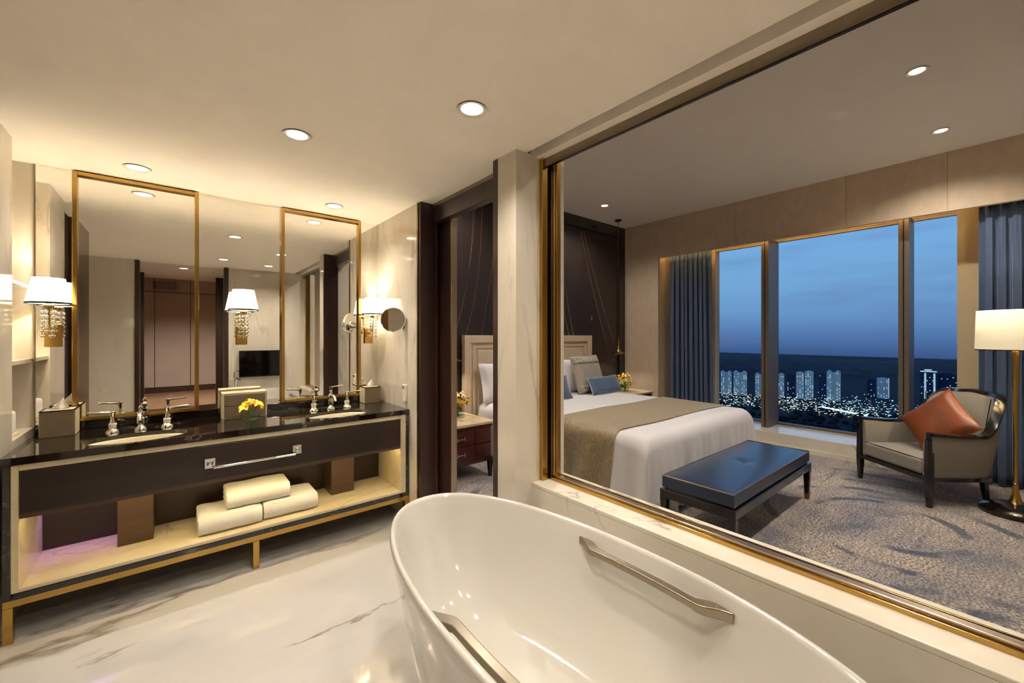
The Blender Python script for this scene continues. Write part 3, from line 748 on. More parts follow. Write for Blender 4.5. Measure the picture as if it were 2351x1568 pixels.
nt = thing('face_towel', 'rolled white face cloth standing on the niche ledge', 'towel', (-.68, 3.17, .872))
B(-.735, -.625, 3.075, 3.27, .872, .885).build('tray', 'cream_leather', nt, smooth=False, bevel=.003)
B(-.725, -.632, 3.08, 3.262, .885, .998).build('cloth', 'towel', nt, bevel=.016, seg=4)

# ---------------------------------------------------------------- bathtub
TCX, TCY, TB, TF, TN, TZ = .913, .80, .389, .965, .80, .62
bt = thing('bathtub', 'white freestanding oval bathtub with chrome grab bars', 'bathtub', (TCX, TCY, 0))
def tub_ring(ix, iy, z, n=72):
    out = []
    for j in range(n):
        a = 2 * math.pi * j / n; c, s_ = math.cos(a), math.sin(a); e = 2 / 2.15
        lx = TB - ix; ly = (TF if s_ > 0 else TN) - iy
        x = lx * math.copysign(abs(c) ** e, c); y = ly * math.copysign(abs(s_) ** e, s_)
        out.append((TCX + x, TCY + y, z))
    return out
prof = [(.120, .20, 0.0), (.112, .19, .02), (.085, .13, .15), (.050, .075, .32), (.020, .03, .48), (.004, .006, .575), (0, 0, .604), (.003, .003, .615), (.010, .011, .620), (.018, .020, .618),
        (.024, .028, .606), (.034, .045, .560), (.052, .085, .46), (.078, .15, .34), (.115, .24, .245), (.17, .34, .185), (.24, .46, .160), (.31, .60, .153)]
MB().rings([tub_ring(*p) for p in prof]).build('shell', 'porcelain', bt, angle=80)
MB().lathe([(.035, 0), (.038, .004), (.028, .007), (.010, .008)], (TCX, .60, .153), 24).build('drain', 'chrome', bt)
def grab(sg, y0, y1):
    rs = []
    N = 32
    for i in range(N + 1):
        u = i / N; y = y0 + (y1 - y0) * u
        L_ = ((TF if y > TCY else TN) - .045)
        xw = (TB - .036) * max(0, 1 - abs((y - TCY) / L_) ** 2.15) ** (1 / 2.15)
        e = min(u, 1 - u)
        inn = .004 + .052 * sm0(0, .17, e)          # how far the inner edge stands off the wall
        wid = .010 + .018 * sm0(0, .06, e) + .016 * sm0(.05, .13, e) - .016 * sm0(.13, .20, e)
        xi = TCX + sg * (xw - inn); xo = TCX + sg * (xw - max(-.004, inn - wid))
        z1 = .578; z0 = z1 - .030 + .008 * sm0(.1, .2, e)
        rs.append([(xi, y, z0), (xi, y, z1), (xo, y, z1), (xo, y, z0)])
    MB().rings(rs).build('grab_bar', 'steel', bt, bevel=.003)
def sm0(a, b, x): t = max(0, min(1, (x - a) / (b - a))); return t * t * (3 - 2 * t)
grab(1, .50, 1.09); grab(-1, .50, 1.09)
# bath filler and television on the wall behind the camera (seen in the mirrors)
bfil = thing('bath_filler', 'chrome floor standing bath filler with hand shower by the tub', 'tap', (.66, -.02, 0))
MB().lathe([(.05, 0), (.05, .01), (.018, .03), (.016, .72), (.022, .74), (.022, .80)], (.66, -.02, 0), 16).build('column', 'chrome', bfil)
MB().tube([(.66, -.02, .77), (.68, .03, .785), (.70, .09, .775), (.71, .11, .75)], .014, 10).build('spout', 'chrome', bfil)
MB().tube([(.60, -.02, .78), (.72, -.02, .78)], .016, 10).build('crossbar', 'chrome', bfil)
MB().tube([(.64, -.02, .80), (.64, -.02, .87), (.66, .0, .89), (.70, .02, .89)], [.008, .008, .010, .022], 10).build('hand_shower', 'chrome', bfil)
tv = thing('television', 'black wall mounted television over the end of the bathtub', 'television', (.985, -.06, .79))
B(.70, 1.27, -.06, -.03, .79, 1.17).build('housing', 'black_plastic', tv, smooth=False, bevel=.004)
B(.715, 1.255, -.03, -.027, .81, 1.158).build('screen', 'screen_black', tv, smooth=False)
B(.90, 1.07, -.09, -.06, .90, 1.06).build('bracket', 'black_plastic', tv, smooth=False)

# downlights
def downlight(x, y, z, power, label, group, r=.045, cone=140, color=WARM2):
    t = thing('downlight', label, 'light', (x, y, z), group=group)
    MB().lathe([(r + .016, -.004), (r + .014, -.0055), (r + .002, -.003), (r, .0), (r + .016, 0)], (x, y, z), 32, False, False).build('trim_ring', 'white_plastic', t)
    MB().lathe([(r, -.002), (r, -.0005)], (x, y, z), 32).build('lens', 'downlight_glow', t)
    lamp('downlight_beam', 'SPOT', t, (0, 0, -.012), power, color, .03, cone, .8)
for x, y, lab in ((-.165, 3.15, 'bathroom ceiling downlight above the basin nearer the niche'), (.905, 3.15, 'bathroom ceiling downlight above the basin nearer the doorway'),
                  (.448, 2.15, 'bathroom ceiling downlight over the open floor before the vanity'), (.966, 1.435, 'largest looking bathroom ceiling downlight over the head of the tub'),
                  (.468, .651, 'bathroom ceiling downlight beside the tub seen reflected in the mirror'), (.986, .458, 'bathroom ceiling downlight near the television wall seen in the mirror')):
    downlight(x, y, HC, P_DOWN, lab, 'bathroom ceiling downlights')
downlight(.095, -.55, HC, P_FOYER * .3, 'entrance hall downlight just outside the bathroom seen in the mirror', 'entrance hall downlights')
downlight(.24, -3.9, 2.78, P_FOYER * 2, 'far entrance hall downlight seen in the mirror', 'entrance hall downlights')

# ---------------------------------------------------------------- bedroom: bed
BCX, BHW, BHEAD, BFOOT, BTOP = 3.70, 1.0, 3.90, 1.70, .60
bd = thing('bed', 'king size bed with tall cream panelled headboard', 'bed', (BCX, 2.8, 0))
B(BCX - .97, BCX + .97, 1.74, 3.92, .03, .24).build('base', 'headboard_leather', bd, smooth=False, bevel=.01)
B(BCX - .985, BCX + .985, 1.72, 3.92, .24, .585).build('mattress', 'white_linen', bd, bevel=.04, seg=3)
hb = B(2.55, 4.80, 3.955, 4.003, 0, 1.388).build('headboard', 'headboard_leather', bd, smooth=False, bevel=.004)
MB().box(2.55, 2.64, 3.935, 3.955, .3, 1.388).box(4.71, 4.80, 3.935, 3.955, .3, 1.388).box(2.64, 4.71, 3.935, 3.955, 1.30, 1.388).build('border', 'headboard_leather', hb, smooth=False, bevel=.004)
MB().box(2.665, 2.715, 3.945, 3.955, .3, 1.275).box(4.635, 4.685, 3.945, 3.955, .3, 1.275).box(2.715, 4.635, 3.945, 3.955, 1.235, 1.275).build('moulding', 'headboard_leather', hb, smooth=False, bevel=.004)
B(2.74, 4.61, 3.942, 3.955, .3, 1.21).build('panel', 'headboard_leather', hb, smooth=False, bevel=.006)

def prof1(s_, half, r, flare):
    a = abs(s_); sg = 1 if s_ >= 0 else -1
    if a < half - r: return sg * a, 0., 0.
    th = (a - (half - r)) / r
    if th < math.pi / 2: return sg * (half - r + r * math.sin(th)), -r * (1 - math.cos(th)), 0.
    e = a - (half - r) - r * math.pi / 2
    return sg * (half + flare * e), -r - e, e
def duvet(u, v):
    s_ = -1.50 + 3.0 * u
    L_ = (BHEAD - .06 - BFOOT); tt = v * (L_ + .60)
    x, dz1, e1 = prof1(s_, BHW + .02, .10, .10)
    half = L_
    yy, dz2, e2 = prof1(tt, half, .11, .05)
    y = BHEAD - .06 - yy
    x += (.030 * e1 / .4) * math.sin(tt * 21) * (1 if s_ > 0 else -1)
    y -= (e2 / .45) ** .8 * (.026 * math.sin(s_ * 15 + 1.5 * math.sin(s_ * 4)) + .016 * math.sin(s_ * 47 + 2 * math.sin(s_ * 7)))
    if e1 > 0 and e2 > 0:
        k = min(e1, e2); x += (1 if s_ > 0 else -1) * k * .05; y -= k * .08
    z = BTOP + .012 + dz1 + dz2 + .004 * math.sin(x * 5) * math.sin(y * 4)
    return (BCX + x, y, max(.012 + .006 * (1 + math.sin(s_ * 40)), z))
dv = tag(MB().grid(duvet, 170, 96).build('duvet', 'white_linen', solid=.012, angle=80), 'white duvet spread over the bed and falling to the floor at the foot', 'duvet')
def runner(u, v):
    s_ = -1.49 + 2.98 * u; y = 1.97 + .73 * v
    x, dz, e = prof1(s_, BHW + .036, .115, .10)
    x += (.030 * e / .4) * math.sin((BHEAD - .06 - y) * 21) * (1 if s_ > 0 else -1) * .9
    z = BTOP + .027 + dz + .004 * math.sin(x * 5) * math.sin(y * 4)
    return (BCX + x, y, max(.03, z))
tag(MB().grid(runner, 100, 24).build('bed_runner', 'runner_fabric', solid=.008, angle=80), 'bronze brocade throw laid across the bed', 'throw')

def cushion_mb(w, h, t, pinch=.06, n=16):
    mb = MB()
    for sg in (1, -1):
        def f(u, v, sg=sg):
            a, b = 2 * u - 1, 2 * v - 1
            k = ((1 - a ** 4) * (1 - b ** 4)) ** .55
            ex = 1 - pinch * (1 - b * b); ey = 1 - pinch * (1 - a * a)
            return (a * w / 2 * ey ** 0 * (1 - pinch * (1 - abs(b)) * 0) * ex ** 0 * (1 - pinch * (1 - abs(b) ** 2) * abs(a)), b * h / 2 * (1 - pinch * (1 - abs(a) ** 2) * abs(b)), sg * (t / 2 * k + .002))
        mb.grid(f, n, n)
    return mb
def cushion(name, label, cat, m, w, h, t, loc, rot, group=None, band=None, extra=None):
    o = thing(name, label, cat, loc, group=group)
    M = rot
    mb = cushion_mb(w, h, t).xf(M)
    bm_o = mb.build('cover', m, o, local=True, angle=75)
    pts = []
    for i in range(64):
        q = i / 64 * 4; k = int(q); f = q - k
        a, b = [(-1 + 2 * f, -1), (1, -1 + 2 * f), (1 - 2 * f, 1), (-1, 1 - 2 * f)][k]
        pts.append(tuple(M @ Vector((a * w / 2 * (1 - .06 * (1 - b * b) * abs(a)), b * h / 2 * (1 - .06 * (1 - a * a) * abs(b)), 0))))
    MB().tube(pts + [pts[0]], .0045, 6).build('piping', extra or m, o, local=True)
    if band:
        for b0, b1 in band:
            for sg in (1,):
                def f(u, v):
                    a = -.97 + 1.94 * u; b = b0 + (b1 - b0) * v
                    k = ((1 - a ** 4) * (1 - b ** 4)) ** .55
                    return tuple(M @ Vector((a * w / 2 * (1 - .06 * (1 - b * b) * abs(a)), b * h / 2 * (1 - .06 * (1 - a * a) * abs(b)), t / 2 * k + .006)))
                MB().grid(f, 16, 5).build('brocade_band', 'brocade', o, local=True, solid=.003)
    return o
def lean(deg, yaw=0., roll=0.):
    # local: X width, Y height, Z thickness facing -Y world, leaning back towards +Y
    return Matrix.Rotation(math.radians(yaw), 4, 'Z') @ Matrix.Rotation(math.radians(90 - deg), 4, 'X') @ Matrix.Rotation(math.radians(roll), 4, 'Z')
for x, lab in ((2.98, 'white pillow against the headboard seen through the doorway'), (3.62, 'white pillow against the headboard beside the silver cushion'), (4.26, 'white pillow at the far side of the bed behind the silver cushion')):
    cushion('pillow', lab, 'pillow', 'white_linen', .62, .46, .17, (x, 3.79, .84), lean(14), 'white pillows on the bed')
cushion('silver_cushion', 'square silver silk cushion with floral bands', 'cushion', 'silver_silk', .60, .52, .15, (4.30, 3.60, .868), lean(18, 4), band=((.55, .92), (-.92, -.62)))
cushion('lumbar_cushion', 'long blue silk cushion lying in front of the silver cushion', 'cushion', 'blue_silk', .70, .235, .12, (4.45, 3.43, .725), lean(24, 5), 'blue bolster cushions on the bed', extra='piping_blue')
cushion('lumbar_cushion', 'blue silk cushion at the edge of the brass partition frame', 'cushion', 'blue_silk', .70, .30, .12, (3.42, 3.46, .752), lean(24, -3), 'blue bolster cushions on the bed', extra='piping_blue')

# ---------------------------------------------------------------- bench
bn = thing('bench', 'dark blue leather bench with tapered legs at the foot of the bed', 'bench', (3.40, 1.305, 0))
bx0, bx1, by0, by1 = 2.65, 4.15, 1.065, 1.545
def seat_top(u, v):
    x = bx0 + (bx1 - bx0) * u; y = by0 + (by1 - by0) * v
    d = math.hypot(x - 3.40, y - 1.30)
    return (x, y, .400 + .012 * (math.sin(math.pi * u) * math.sin(math.pi * v)) ** .4 - .014 * math.exp(-(d / .05) ** 2))
cu = MB().box(bx0, bx1, by0, by1, .322, .400); cu.grid(seat_top, 40, 20)
cu.build('cushion', 'bench_leather', bn, angle=50)
MB().ball((3.40, 1.30, .399), .016, .016, .007).build('button', 'bench_leather', bn)
for zz, nm in ((.401, 'piping'),):
    MB().tube([(bx0, by0, zz), (bx1, by0, zz), (bx1, by1, zz), (bx0, by1, zz), (bx0, by0, zz)], .0045, 6).build(nm, 'champagne', bn)
B(bx0 + .012, bx1 - .012, by0 + .012, by1 - .012, .308, .322).build('shadow_gap', 'black_lacquer', bn, smooth=False)
B(bx0 - .012, bx1 + .012, by0 - .012, by1 + .012, .248, .308).build('frame', 'black_lacquer', bn, smooth=False, bevel=.004)
for sx in (0, 1):
    for sy in (0, 1):
        x = bx1 - .012 if sx else bx0 + .012; y = by1 - .012 if sy else by0 + .012
        lg = MB().taper((x, y), .0, .25, .030, .030, .048, .048).build('leg', 'black_lacquer', bn, smooth=False, bevel=.003)
        MB().taper((x, y), .0, .05, .031, .031, .0345, .0345).build('foot_cap', 'dark_brass', lg, smooth=False)

# ---------------------------------------------------------------- armchair
CH = (5.135, .448, 0); CR = math.radians(-131.2)
ch = thing('armchair', 'low cream upholstered armchair with black lacquer frame by the window', 'armchair', CH, CR)
def catmull(P, n):
    out = []; m = len(P) - 1
    for i in range(n + 1):
        t = i / n * m; k = min(int(t), m - 1); f = t - k
        p0, p1, p2, p3 = [Vector(P[max(0, min(m, k + d))]) for d in (-1, 0, 1, 2)]
        out.append(.5 * ((2 * p1) + (p2 - p0) * f + (2 * p0 - 5 * p1 + 4 * p2 - p3) * f * f + (3 * p1 - p0 - 3 * p2 + p3) * f ** 3))
    return out
ctrl = [(-.352, -.300), (-.352, -.12), (-.350, .06), (-.325, .20), (-.235, .285), (-.10, .305), (0, .310), (.10, .305), (.235, .285), (.325, .20), (.350, .06), (.352, -.12), (.352, -.300)]
NP = 60; plan = catmull([(a, b, 0) for a, b in ctrl], NP)
def sm_(a, b, x): t = max(0, min(1, (x - a) / (b - a))); return t * t * (3 - 2 * t)
def ch_h(u):
    e = min(u, 1 - u)
    return .592 - .018 * sm_(0, .12, e) + .318 * sm_(.20, .37, e) + .012 * sm_(.4, .5, e)
def ch_pt(i, z, off):
    p = plan[i]; q = (plan[min(i + 1, NP)] - plan[max(i - 1, 0)]).normalized(); nrm = Vector((q.y, -q.x, 0))
    if nrm.dot(Vector((p.x, p.y - 0, 0)) - Vector((0, -.05, 0))) < 0: nrm = -nrm
    u = i / NP; e = min(u, 1 - u)
    ln = max(0, z - .30) * (.02 + .20 * sm_(.2, .42, e))
    r = p + nrm * (off + ln)
    return (r.x, r.y, z)
rs = []
for i in range(NP + 1):
    h = ch_h(i / NP)
    rs.append([ch_pt(i, .235, -.02), ch_pt(i, .40, .0), ch_pt(i, (.4 + h) / 2, .004), ch_pt(i, h - .012, 0), ch_pt(i, h - .012, -.055), ch_pt(i, (.4 + h) / 2, -.075), ch_pt(i, .36, -.075), ch_pt(i, .235, -.075)])
MB().rings(rs).build('shell', 'chair_fabric', ch, local=True, angle=60)
rs = []
for i in range(NP + 1):
    h = ch_h(i / NP)
    rs.append([ch_pt(i, h - .016, .010), ch_pt(i, h + .006, .008), ch_pt(i, h + .012, -.02), ch_pt(i, h + .006, -.052), ch_pt(i, h - .016, -.058)])
MB().rings(rs).build('top_rail', 'black_lacquer', ch, local=True, angle=50)
rs = [[ch_pt(i, .205, -.010), ch_pt(i, .238, -.006), ch_pt(i, .238, -.06), ch_pt(i, .205, -.06)] for i in range(NP + 1)]
MB().rings(rs).build('base_rail', 'black_lacquer', ch, local=True, angle=50)
MB().box(-.315, .315, -.325, -.285, .205, .242).build('front_rail', 'black_lacquer', ch, local=True, smooth=False, bevel=.004)
for sg in (-1, 1):
    lg = MB().taper((sg * .338, -.305), 0, .20, .030, .030, .046, .046, (sg * -.002, 0)).taper((sg * .336, -.305), .20, .545, .046, .046, .040, .040).build('leg', 'black_lacquer', ch, local=True, smooth=False, bevel=.004)
    MB().taper((sg * .336, -.300), .545, .60, .040, .040, .040, .060, (0, .02)).build('arm_tip', 'black_lacquer', ch, local=True, smooth=False, bevel=.006)
    MB().taper((sg * .235, .255), 0, .21, .028, .028, .044, .044, (0, -.03)).build('leg', 'black_lacquer', ch, local=True, smooth=False, bevel=.004)
st = MB().box(-.285, .285, -.318, .235, .243, .372).build('seat_cushion', 'chair_fabric', ch, local=True, bevel=.028, seg=4)
MB().tube([(-.282, -.300, .366), (-.15, -.306, .369), (.15, -.306, .369), (.282, -.300, .366)], .004, 6).build('welt', 'black_lacquer', st, local=True)
for sg in (-1, 1):
    pts = []
    for k in range(9):
        f = k / 8; z = .42 + f * .44
        p = ch_pt(int(NP * (.5 + sg * (.185))), z, -.078); pts.append(p)
    MB().tube(pts, .003, 5).build('back_seam', 'black_lacquer', ch, local=True)
# orange cushion leaning in the chair
Rz = Matrix.Rotation(CR, 4, 'Z')
oc = Vector(CH) + (Rz @ Vector((.035, .060, 0))) + Vector((0, 0, .625))
cushion('leather_cushion', 'orange leather cushion leaning in the armchair', 'cushion', 'orange_leather', .45, .45, .13, tuple(oc), Rz @ lean(24, 6, 48))

# ---------------------------------------------------------------- floor lamp
LX, LY = 5.02, -.045
fl_ = thing('floor_lamp', 'brass floor lamp with cream drum shade beside the armchair', 'lamp', (LX, LY, 0))
MB().lathe([(.192, 0), (.198, .012), (.196, .032), (.18, .046), (.12, .070), (.065, .086), (.045, .090)], (LX, LY, 0), 48).build('base', 'black_lacquer', fl_)
MB().lathe([(.048, .084), (.034, .105), (.022, .15), (.016, .21), (.0145, .23), (.018, .235), (.0135, .24), (.013, .7), (.016, 1.0), (.022, 1.25), (.018, 1.30), (.008, 1.34), (.008, 1.42)], (LX, LY, 0), 24).build('pole', 'brass', fl_)
sh = MB().lathe([(.210, 1.272), (.202, 1.580)], (LX, LY, 0), 56, False, False).build('lamp_shade', 'floor_shade', fl_, solid=.003)
MB().lathe([(.2125, 1.268), (.2125, 1.276), (.2075, 1.276), (.2075, 1.268), (.2125, 1.268)], (LX, LY, 0), 56, False, False).build('shade_trim', 'dark_brass', sh)
for a in (.62, .75):
    ang = math.atan2(-LY, -LX) + a
    MB().tube([(LX + .2125 * math.cos(ang), LY + .2125 * math.sin(ang), 1.270), (LX + .2045 * math.cos(ang), LY + .2045 * math.sin(ang), 1.580)], .0022, 5).build('seam', 'dark_brass', sh)
    break
MB().tube([(LX - .2, LY, 1.50), (LX + .2, LY, 1.50)], .004, 6).build('spider', 'brass', fl_)
lamp('floor_lamp_bulb', 'POINT', fl_, (0, 0, 1.45), P_FLOORLAMP, WARM, .03)

# ---------------------------------------------------------------- curtains
def curtain(name, label, y0, y1, z0, z1, xc, folds, lean_=0.):
    t = thing(name, label, 'curtain', (xc, (y0 + y1) / 2, z0), group='blue curtains at the bedroom window')
    n = folds * 10
    def f(u, v):
        ph = u * folds * 2 * math.pi + .7 * math.sin(u * 17)
        am = .040 * (.55 + .45 * (1 - v)) * (1 + .3 * math.sin(u * 31))
        if v > .93: am *= .6
        y = y0 + (y1 - y0) * u + .012 * math.sin(ph * 2 + 1) + lean_ * (1 - v) * u
        return (xc + am * math.sin(ph) + .008 * math.sin(ph * 3), y, z0 + (z1 - z0) * v)
    MB().grid(f, n, 24).build('cloth', 'curtain_blue', t, solid=.004, angle=80)
    for k in range(folds):
        yy = y0 + (y1 - y0) * (k + .5) / folds
        MB().tube([(xc - .022, yy, z1 - .13), (xc - .028, yy, z1 - .06), (xc - .02, yy, z1 + .01)], [.008, .006, .014], 6).build('pinch_pleat', 'curtain_blue', t)
curtain('curtain', 'blue pleated curtain gathered beside the bed', 3.30, 2.68, .19, 2.62, 5.90, 9, -.04)
curtain('curtain', 'blue pleated curtain behind the floor lamp', .155, -1.25, .012, 2.62, 5.86, 17)

# ---------------------------------------------------------------- nightstands
def nightstand(x0, x1, y0, y1, label):
    t = thing('nightstand', label, 'nightstand', ((x0 + x1) / 2, (y0 + y1) / 2, 0), group='mahogany nightstands beside the bed')
    B(x0 - .012, x1 + .012, y0 - .015, y1, .525, .55).build('top', 'stone_top', t, smooth=False, bevel=.004)
    B(x0, x1, y0 + .01, y1 - .01, .16, .525).build('carcass', 'mahogany', t, smooth=False, bevel=.004)
    xm = x0 + (x1 - x0) * .68
    for a, b in ((x0 + .012, xm - .004), (xm + .004, x1 - .03)):
        for z0, z1 in ((.205, .345), (.353, .493)):
            d = B(a, b, y0 - .006, y0 + .01, z0, z1).build('drawer', 'mahogany', t, smooth=False, bevel=.003)
            if a < xm - .1:
                h = .5 * (a + b) + .06
                MB().box(h - .045, h - .035, y0 - .022, y0 - .006, (z0 + z1) / 2 - .02, (z0 + z1) / 2 + .02).box(h + .035, h + .045, y0 - .022, y0 - .006, (z0 + z1) / 2 - .02, (z0 + z1) / 2 + .02).box(h - .035, h + .035, y0 - .022, y0 - .016, (z0 + z1) / 2 - .006, (z0 + z1) / 2 + .006).build('handle', 'chrome', d, smooth=False, bevel=.002)
    for x in (x0 + .02, x1 - .02):
        for y in (y0 + .03, y1 - .035):
            MB().taper((x, y), 0, .16, .030, .030, .045, .045).build('leg', 'black_lacquer', t, smooth=False, bevel=.003)
    MB().box(x1 - .032, x1 - .022, y0 - .004, y0 + .012, .20, .50).build('corner_strip', 'chrome', t, smooth=False)
nightstand(1.74, 2.42, 3.22, 3.80, 'mahogany nightstand with chrome handles seen through the doorway')
nightstand(4.90, 5.56, 3.40, 3.96, 'mahogany nightstand at the window side of the bed')

def bouquet(c, seed, labv, labb):
    rnd = random.Random(seed)
    v = thing('flower_vase', labv, 'vase', c, group='glass flower vases on the nightstands')
    MB().lathe([(.030, .001), (.055, .015), (.062, .05), (.055, .085), (.045, .10), (.042, .10), (.050, .085), (.058, .05), (.050, .018), (.026, .008)], c, 20).build('glass', 'vase_glass', v)
    MB().lathe([(.024, .009), (.048, .02), (.056, .05), (.051, .075)], c, 16).build('water', 'water', v)
    t = thing('flower_bouquet', labb, 'flowers', (c[0], c[1], c[2] + .012), group='bouquets on the nightstands')
    ctr = Vector((c[0], c[1], c[2] + .155))
    k = 0
    for i in range(22):
        zz = 1 - 1.55 * (i + .5) / 22; r = math.sqrt(max(0, 1 - zz * zz)); a = i * 2.399 + seed
        d = Vector((r * math.cos(a), r * math.sin(a), zz)); p = ctr + Vector((d.x * .098, d.y * .098, d.z * .085)) * rnd.uniform(.92, 1.08)
        if p.z < c[2] + .09: continue
        q = d.to_track_quat('Z', 'Y').to_matrix().to_4x4(); m = ('petal_yellow', 'petal_white', 'petal_yellow', 'petal_white', 'petal_yellow', 'petal_deep', 'petal_white')[i % 7]
        mb = MB(); R_ = .030 * rnd.uniform(.8, 1.15)
        for ring in range(3):
            for j in range(6):
                aa = j * math.pi / 3 + ring * .5
                def f(u, vv, aa=aa, ring=ring):
                    rr = R_ * (1 - .26 * ring) * u; w = R_ * .48 * math.sin(math.pi * (u * .85 + .12))
                    return (math.cos(aa) * rr - math.sin(aa) * w * (2 * vv - 1), math.sin(aa) * rr + math.cos(aa) * w * (2 * vv - 1), .006 * ring + R_ * .5 * u * u * (.4 + .6 * ring))
                mb.grid(f, 3, 2)
        mb.xf(Matrix.Translation(p) @ q).build('blossom', m, t)
    for i in range(26):
        a = i * 2.399; zz = rnd.uniform(-.55, .8); r = math.sqrt(1 - zz * zz); d = Vector((r * math.cos(a), r * math.sin(a), zz))
        p = ctr + Vector((d.x * .085, d.y * .085, d.z * .07)); q = d.to_track_quat('X', 'Z').to_matrix().to_4x4()
        mb = MB(); ln = rnd.uniform(.03, .05)
        mb.grid(lambda u, vv: (ln * u, .012 * math.sin(math.pi * u) * (2 * vv - 1), -.012 * u * u), 4, 2)
        mb.xf(Matrix.Translation(p) @ q).build('leaf', 'leaf_green', t, solid=.0008)
    MB().tube([(c[0], c[1], c[2] + .012), (c[0] + .004, c[1], c[2] + .08), (c[0], c[1], c[2] + .15)], [.014, .018, .045], 10).build('stems', 'stem_green', t)
bouquet((2.26, 3.62, .55), 3, 'round glass vase on the nightstand seen through the doorway', 'yellow and white bouquet seen through the doorway')
bouquet((5.20, 3.64, .55), 5, 'round glass vase on the nightstand by the window', 'yellow and white bouquet beside the blue cushion by the window')

def pendant(x, y, label):
    t = thing('pendant_lamp', label, 'lamp', (x, y, 1.10), group='brass bedside pendant lamps')
    MB().lathe([(.052, HB), (.052, HB - .012), (.046, HB - .02), (.008, HB - .024)], (x, y, 0), 24).build('ceiling_rose', 'black_plastic', t)
    MB().tube([(x, y, HB - .02), (x, y, 1.34)], .0045, 8).build('rod', 'dark_brass', t)
    MB().lathe([(.007, 1.36), (.011, 1.33), (.014, 1.28), (.018, 1.22), (.026, 1.175), (.044, 1.145), (.075, 1.127), (.098, 1.120), (.098, 1.108), (.072, 1.114), (.04, 1.13), (.02, 1.15)], (x, y, 0), 32, True, True).build('shade', 'brass', t)
    MB().lathe([(.022, 1.128), (.022, 1.140)], (x, y, 0), 16).build('lens', 'downlight_glow', t)
    lamp('pendant_bulb', 'SPOT', t, (0, 0, .015), P_PENDANT, WARM, .02, 130, .7)
pendant(2.30, 3.80, 'brass trumpet pendant hanging beside the headboard near the doorway')
pendant(5.215, 3.77, 'brass trumpet pendant hanging by the window side of the bed')
for x, y, lab in ((4.496, 3.472, 'bedroom ceiling downlight above the bed pillows'), (3.82, .38, 'bedroom ceiling downlight nearest the glass partition'), (5.09, .36, 'bedroom ceiling downlight above the armchair'),
                  (2.45, .40, 'bedroom ceiling downlight above the carpet between partition and bench'), (2.45, 2.05, 'bedroom ceiling downlight above the aisle beside the bed'), (2.45, 3.47, 'bedroom ceiling downlight above the doorway nightstand')):  # these three are out of view, added to fill the bedroom with light
    downlight(x, y, HB, P_BED, lab, 'bedroom ceiling downlights', .04, 140, WHITE)
sw = thing('reading_switch', 'tiny metal reading light on the dark wall above the headboard', 'switch', (4.90, 4.03, 1.62))
B(4.885, 4.915, 4.022, 4.035, 1.615, 1.68).build('plate', 'chrome', sw, smooth=False, bevel=.002)
B(4.893, 4.907, 4.016, 4.022, 1.64, 1.655).build('knob', 'chrome', sw, smooth=False, bevel=.002)

# ---------------------------------------------------------------- the city outside, far below
GZ = -131.0
struct(B(120, 3400, -900, 2600, GZ - 4, GZ).build('ground', 'ground_dark', smooth=False), 'dark land below the hotel')
ridge = [(1350, 1150, -78), (1500, 900, -76), (1631, 729, -74), (1762, 620, -73), (1867, 533, -77), (1972, 447, -92), (2080, 360, -97), (2183, 273, -99), (2280, 195, -95), (2367, 120, -93), (2450, -60, -96), (2500, -300, -100)]
rp = catmull(ridge, 90)
def hill(u, v):
    p = rp[int(round(u * 90))]; d = Vector((p.x, p.y, 0)).normalized()
    k = math.sin(math.pi * min(1, v)) ; n_ = 5 * math.sin(u * 70 + 2 * v) + 3 * math.sin(u * 131)
    return (p.x + d.x * (v - .5) * 900, p.y + d.y * (v - .5) * 900, GZ - 3 + (p.z - GZ + 3) * k ** .8 + (n_ * .35 if .2 < v < .8 else 0))
struct(MB().grid(hill, 90, 14).build('hill_ridge', 'hill_dark'), 'dark wooded ridge on the horizon')
towers = [(960, 403, 21.8, 54.1), (977, 380, 26.4, 54.7), (1006, 347, 24.0, 50.4), (1018, 320, 25.6, 51.6), (1026, 297, 14.0, 50.8), (1020, 278, 13.6, 57.2), (1028, 264, 14.8, 59.5), (1035, 243, 11.5, 56.0), (1039, 225, 22.4, 62.4), (1160, 186, 14.1, 41.4), (1163, 168, 17.9, 43.6), (1113, 95, 22.2, 66.8), (1141, 72, 26.3, 61.8), (1187, 140, 13.3, 48.9)]
dark_t = {4, 7, 9, 11, 12}
where = ['leftmost pale tower beside the blue curtain', 'second pale tower from the blue curtain', 'pale tower just left of the first window post', 'pale tower just right of the first window post', 'thin dark tower right of the first window post',
         'slim pale tower left of the window centre', 'slim pale tower with lit floors at the window centre', 'thin dark tower between two pale pairs', 'widest pale tower near the window centre', 'short dark tower left of the second window post', 'pale blank tower left of the second window post',
         'dark tower with bright vertical light strips right of the second post', 'dark wide tower at the right end of the skyline', 'pale tower behind the second window post']
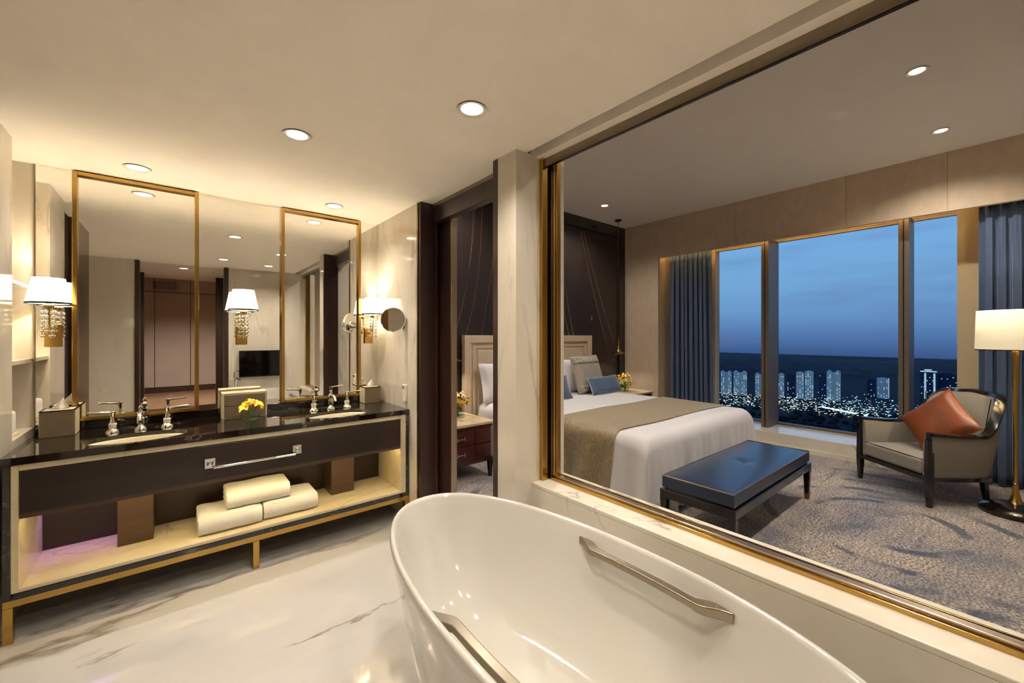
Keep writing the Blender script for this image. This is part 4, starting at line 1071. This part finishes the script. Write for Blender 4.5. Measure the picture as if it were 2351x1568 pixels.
for i, (x, y, w, h) in enumerate(towers):
    d = Vector((x, y, 0)).normalized(); sd = Vector((-d.y, d.x, 0))
    t = thing('tower_block', 'distant ' + where[i], 'building', (x, y, GZ), group='apartment towers outside the window')
    M = Matrix(((sd.x, d.x, 0, 0), (sd.y, d.y, 0, 0), (0, 0, 1, 0), (0, 0, 0, 1)))
    m = 'tower_dark' if i in dark_t else 'tower_pale'
    if w > 20 and i not in dark_t:
        body = MB().box(-w / 2, -w * .12, -7, 7, 0, h * .96).box(w * .12, w / 2, -7, 7, 0, h * .96).box(-w * .12, w * .12, -4, 5, 0, h * .93)
        body.box(-w * .38, -w * .22, -3, 3, h * .96, h).box(w * .22, w * .38, -3, 3, h * .96, h)
    else:
        body = MB().box(-w / 2, w / 2, -7, 7, 0, h * .97).box(-w * .25, w * .25, -3, 3, h * .97, h)
    body.xf(M).build('body', m, t, smooth=False, local=True)
    rnd = random.Random(i + 40); wb = MB(); ww_ = MB()
    nf = int(h / 3.1); nc = max(3, int(w / 3.6))
    for f_ in range(1, nf - 1):
        for c_ in range(nc):
            xa = -w / 2 + (c_ + .5) * w / nc
            if abs(xa) < w * .12 and w > 20 and i not in dark_t: continue
            if rnd.random() < (.33 if i not in dark_t else .16):
                (wb if rnd.random() < .6 else ww_).box(xa - .75, xa + .75, -7.15, -6.95, f_ * 3.1, f_ * 3.1 + 1.5)
    if i == 11:
        for xa in (-w * .35, w * .2):
            for f_ in range(4, nf - 1): wb.box(xa - 1.4, xa + 1.4, -7.3, -6.95, f_ * 3.1, f_ * 3.1 + 2.4)
        wb.box(-w * .5, w * .5, -7.4, -6.9, h * .955, h * .985).box(-w * .2, w * .25, -7.4, -6.9, h, h + 2)
    if i == 10: wb.box(-w / 2 - 1.2, -w / 2 - .2, -7.3, -6.9, 2, h)
    if wb.v:
        o = wb.xf(M).build('lit_windows', 'tower_light', t, smooth=False, local=True); o['kind'] = 'stuff'
    if ww_.v:
        o = ww_.xf(M).build('lit_windows', 'tower_light_warm', t, smooth=False, local=True); o['kind'] = 'stuff'
rnd = random.Random(11)
city = []
def lights(m, n, dmin, dmax, tmin, tmax, s0, s1):
    mb = MB()
    for k in range(n):
        dd = dmin + (dmax - dmin) * rnd.random(); ang = rnd.uniform(tmin, tmax)
        x = dd * math.cos(ang); y = dd * math.sin(ang); q = rnd.uniform(s0, s1); z = GZ + rnd.uniform(0, 7)
        mb.box(x - q, x + q, y - q * rnd.uniform(1, 3), y + q, z, z + q * 1.2)
    city.append((mb, m))
lights('city_white', 520, 860, 1060, .06, .46, .25, .75)
lights('city_warm', 300, 840, 1040, .14, .46, .25, .7)
lights('city_blue', 150, 900, 1180, .02, .24, .3, .9)
lights('city_green', 80, 850, 960, .16, .40, .3, .9)
allm = MB(); idx = []
for k, (mb, m) in enumerate(city):
    allm.add(mb.v, mb.f); idx += [k] * len(mb.f)
o = tag(allm.build('street_lights', 'city_white', smooth=False), 'scattered street and window lights below the towers', 'lights'); o['kind'] = 'stuff'
for mb, m in city[1:]: o.data.materials.append(MATS[m])
o.data.polygons.foreach_set('material_index', idx)
mb = MB()
for k in range(30):
    f = k / 29; x = 925 - 45 * f; y = 219 - 72 * f
    mb.box(x - 3, x + 3, y - 1.6, y + 1.6, GZ + .2, GZ + 1.2 + (k % 3) * .6)
o = tag(mb.build('lit_road', 'city_white', smooth=False), 'bright floodlit road crossing below the towers', 'road')
mb = MB()
for k in range(420):
    dd = rnd.uniform(520, 900); ang = rnd.uniform(0, .5); q = rnd.uniform(3, 7)
    mb.ball((dd * math.cos(ang), dd * math.sin(ang), GZ + q * .5), q, q, q * .8, 7, 4)
o = tag(mb.build('tree_canopy', 'ground_dark'), 'dark tree canopy in the foreground of the city view', 'trees'); o['kind'] = 'stuff'
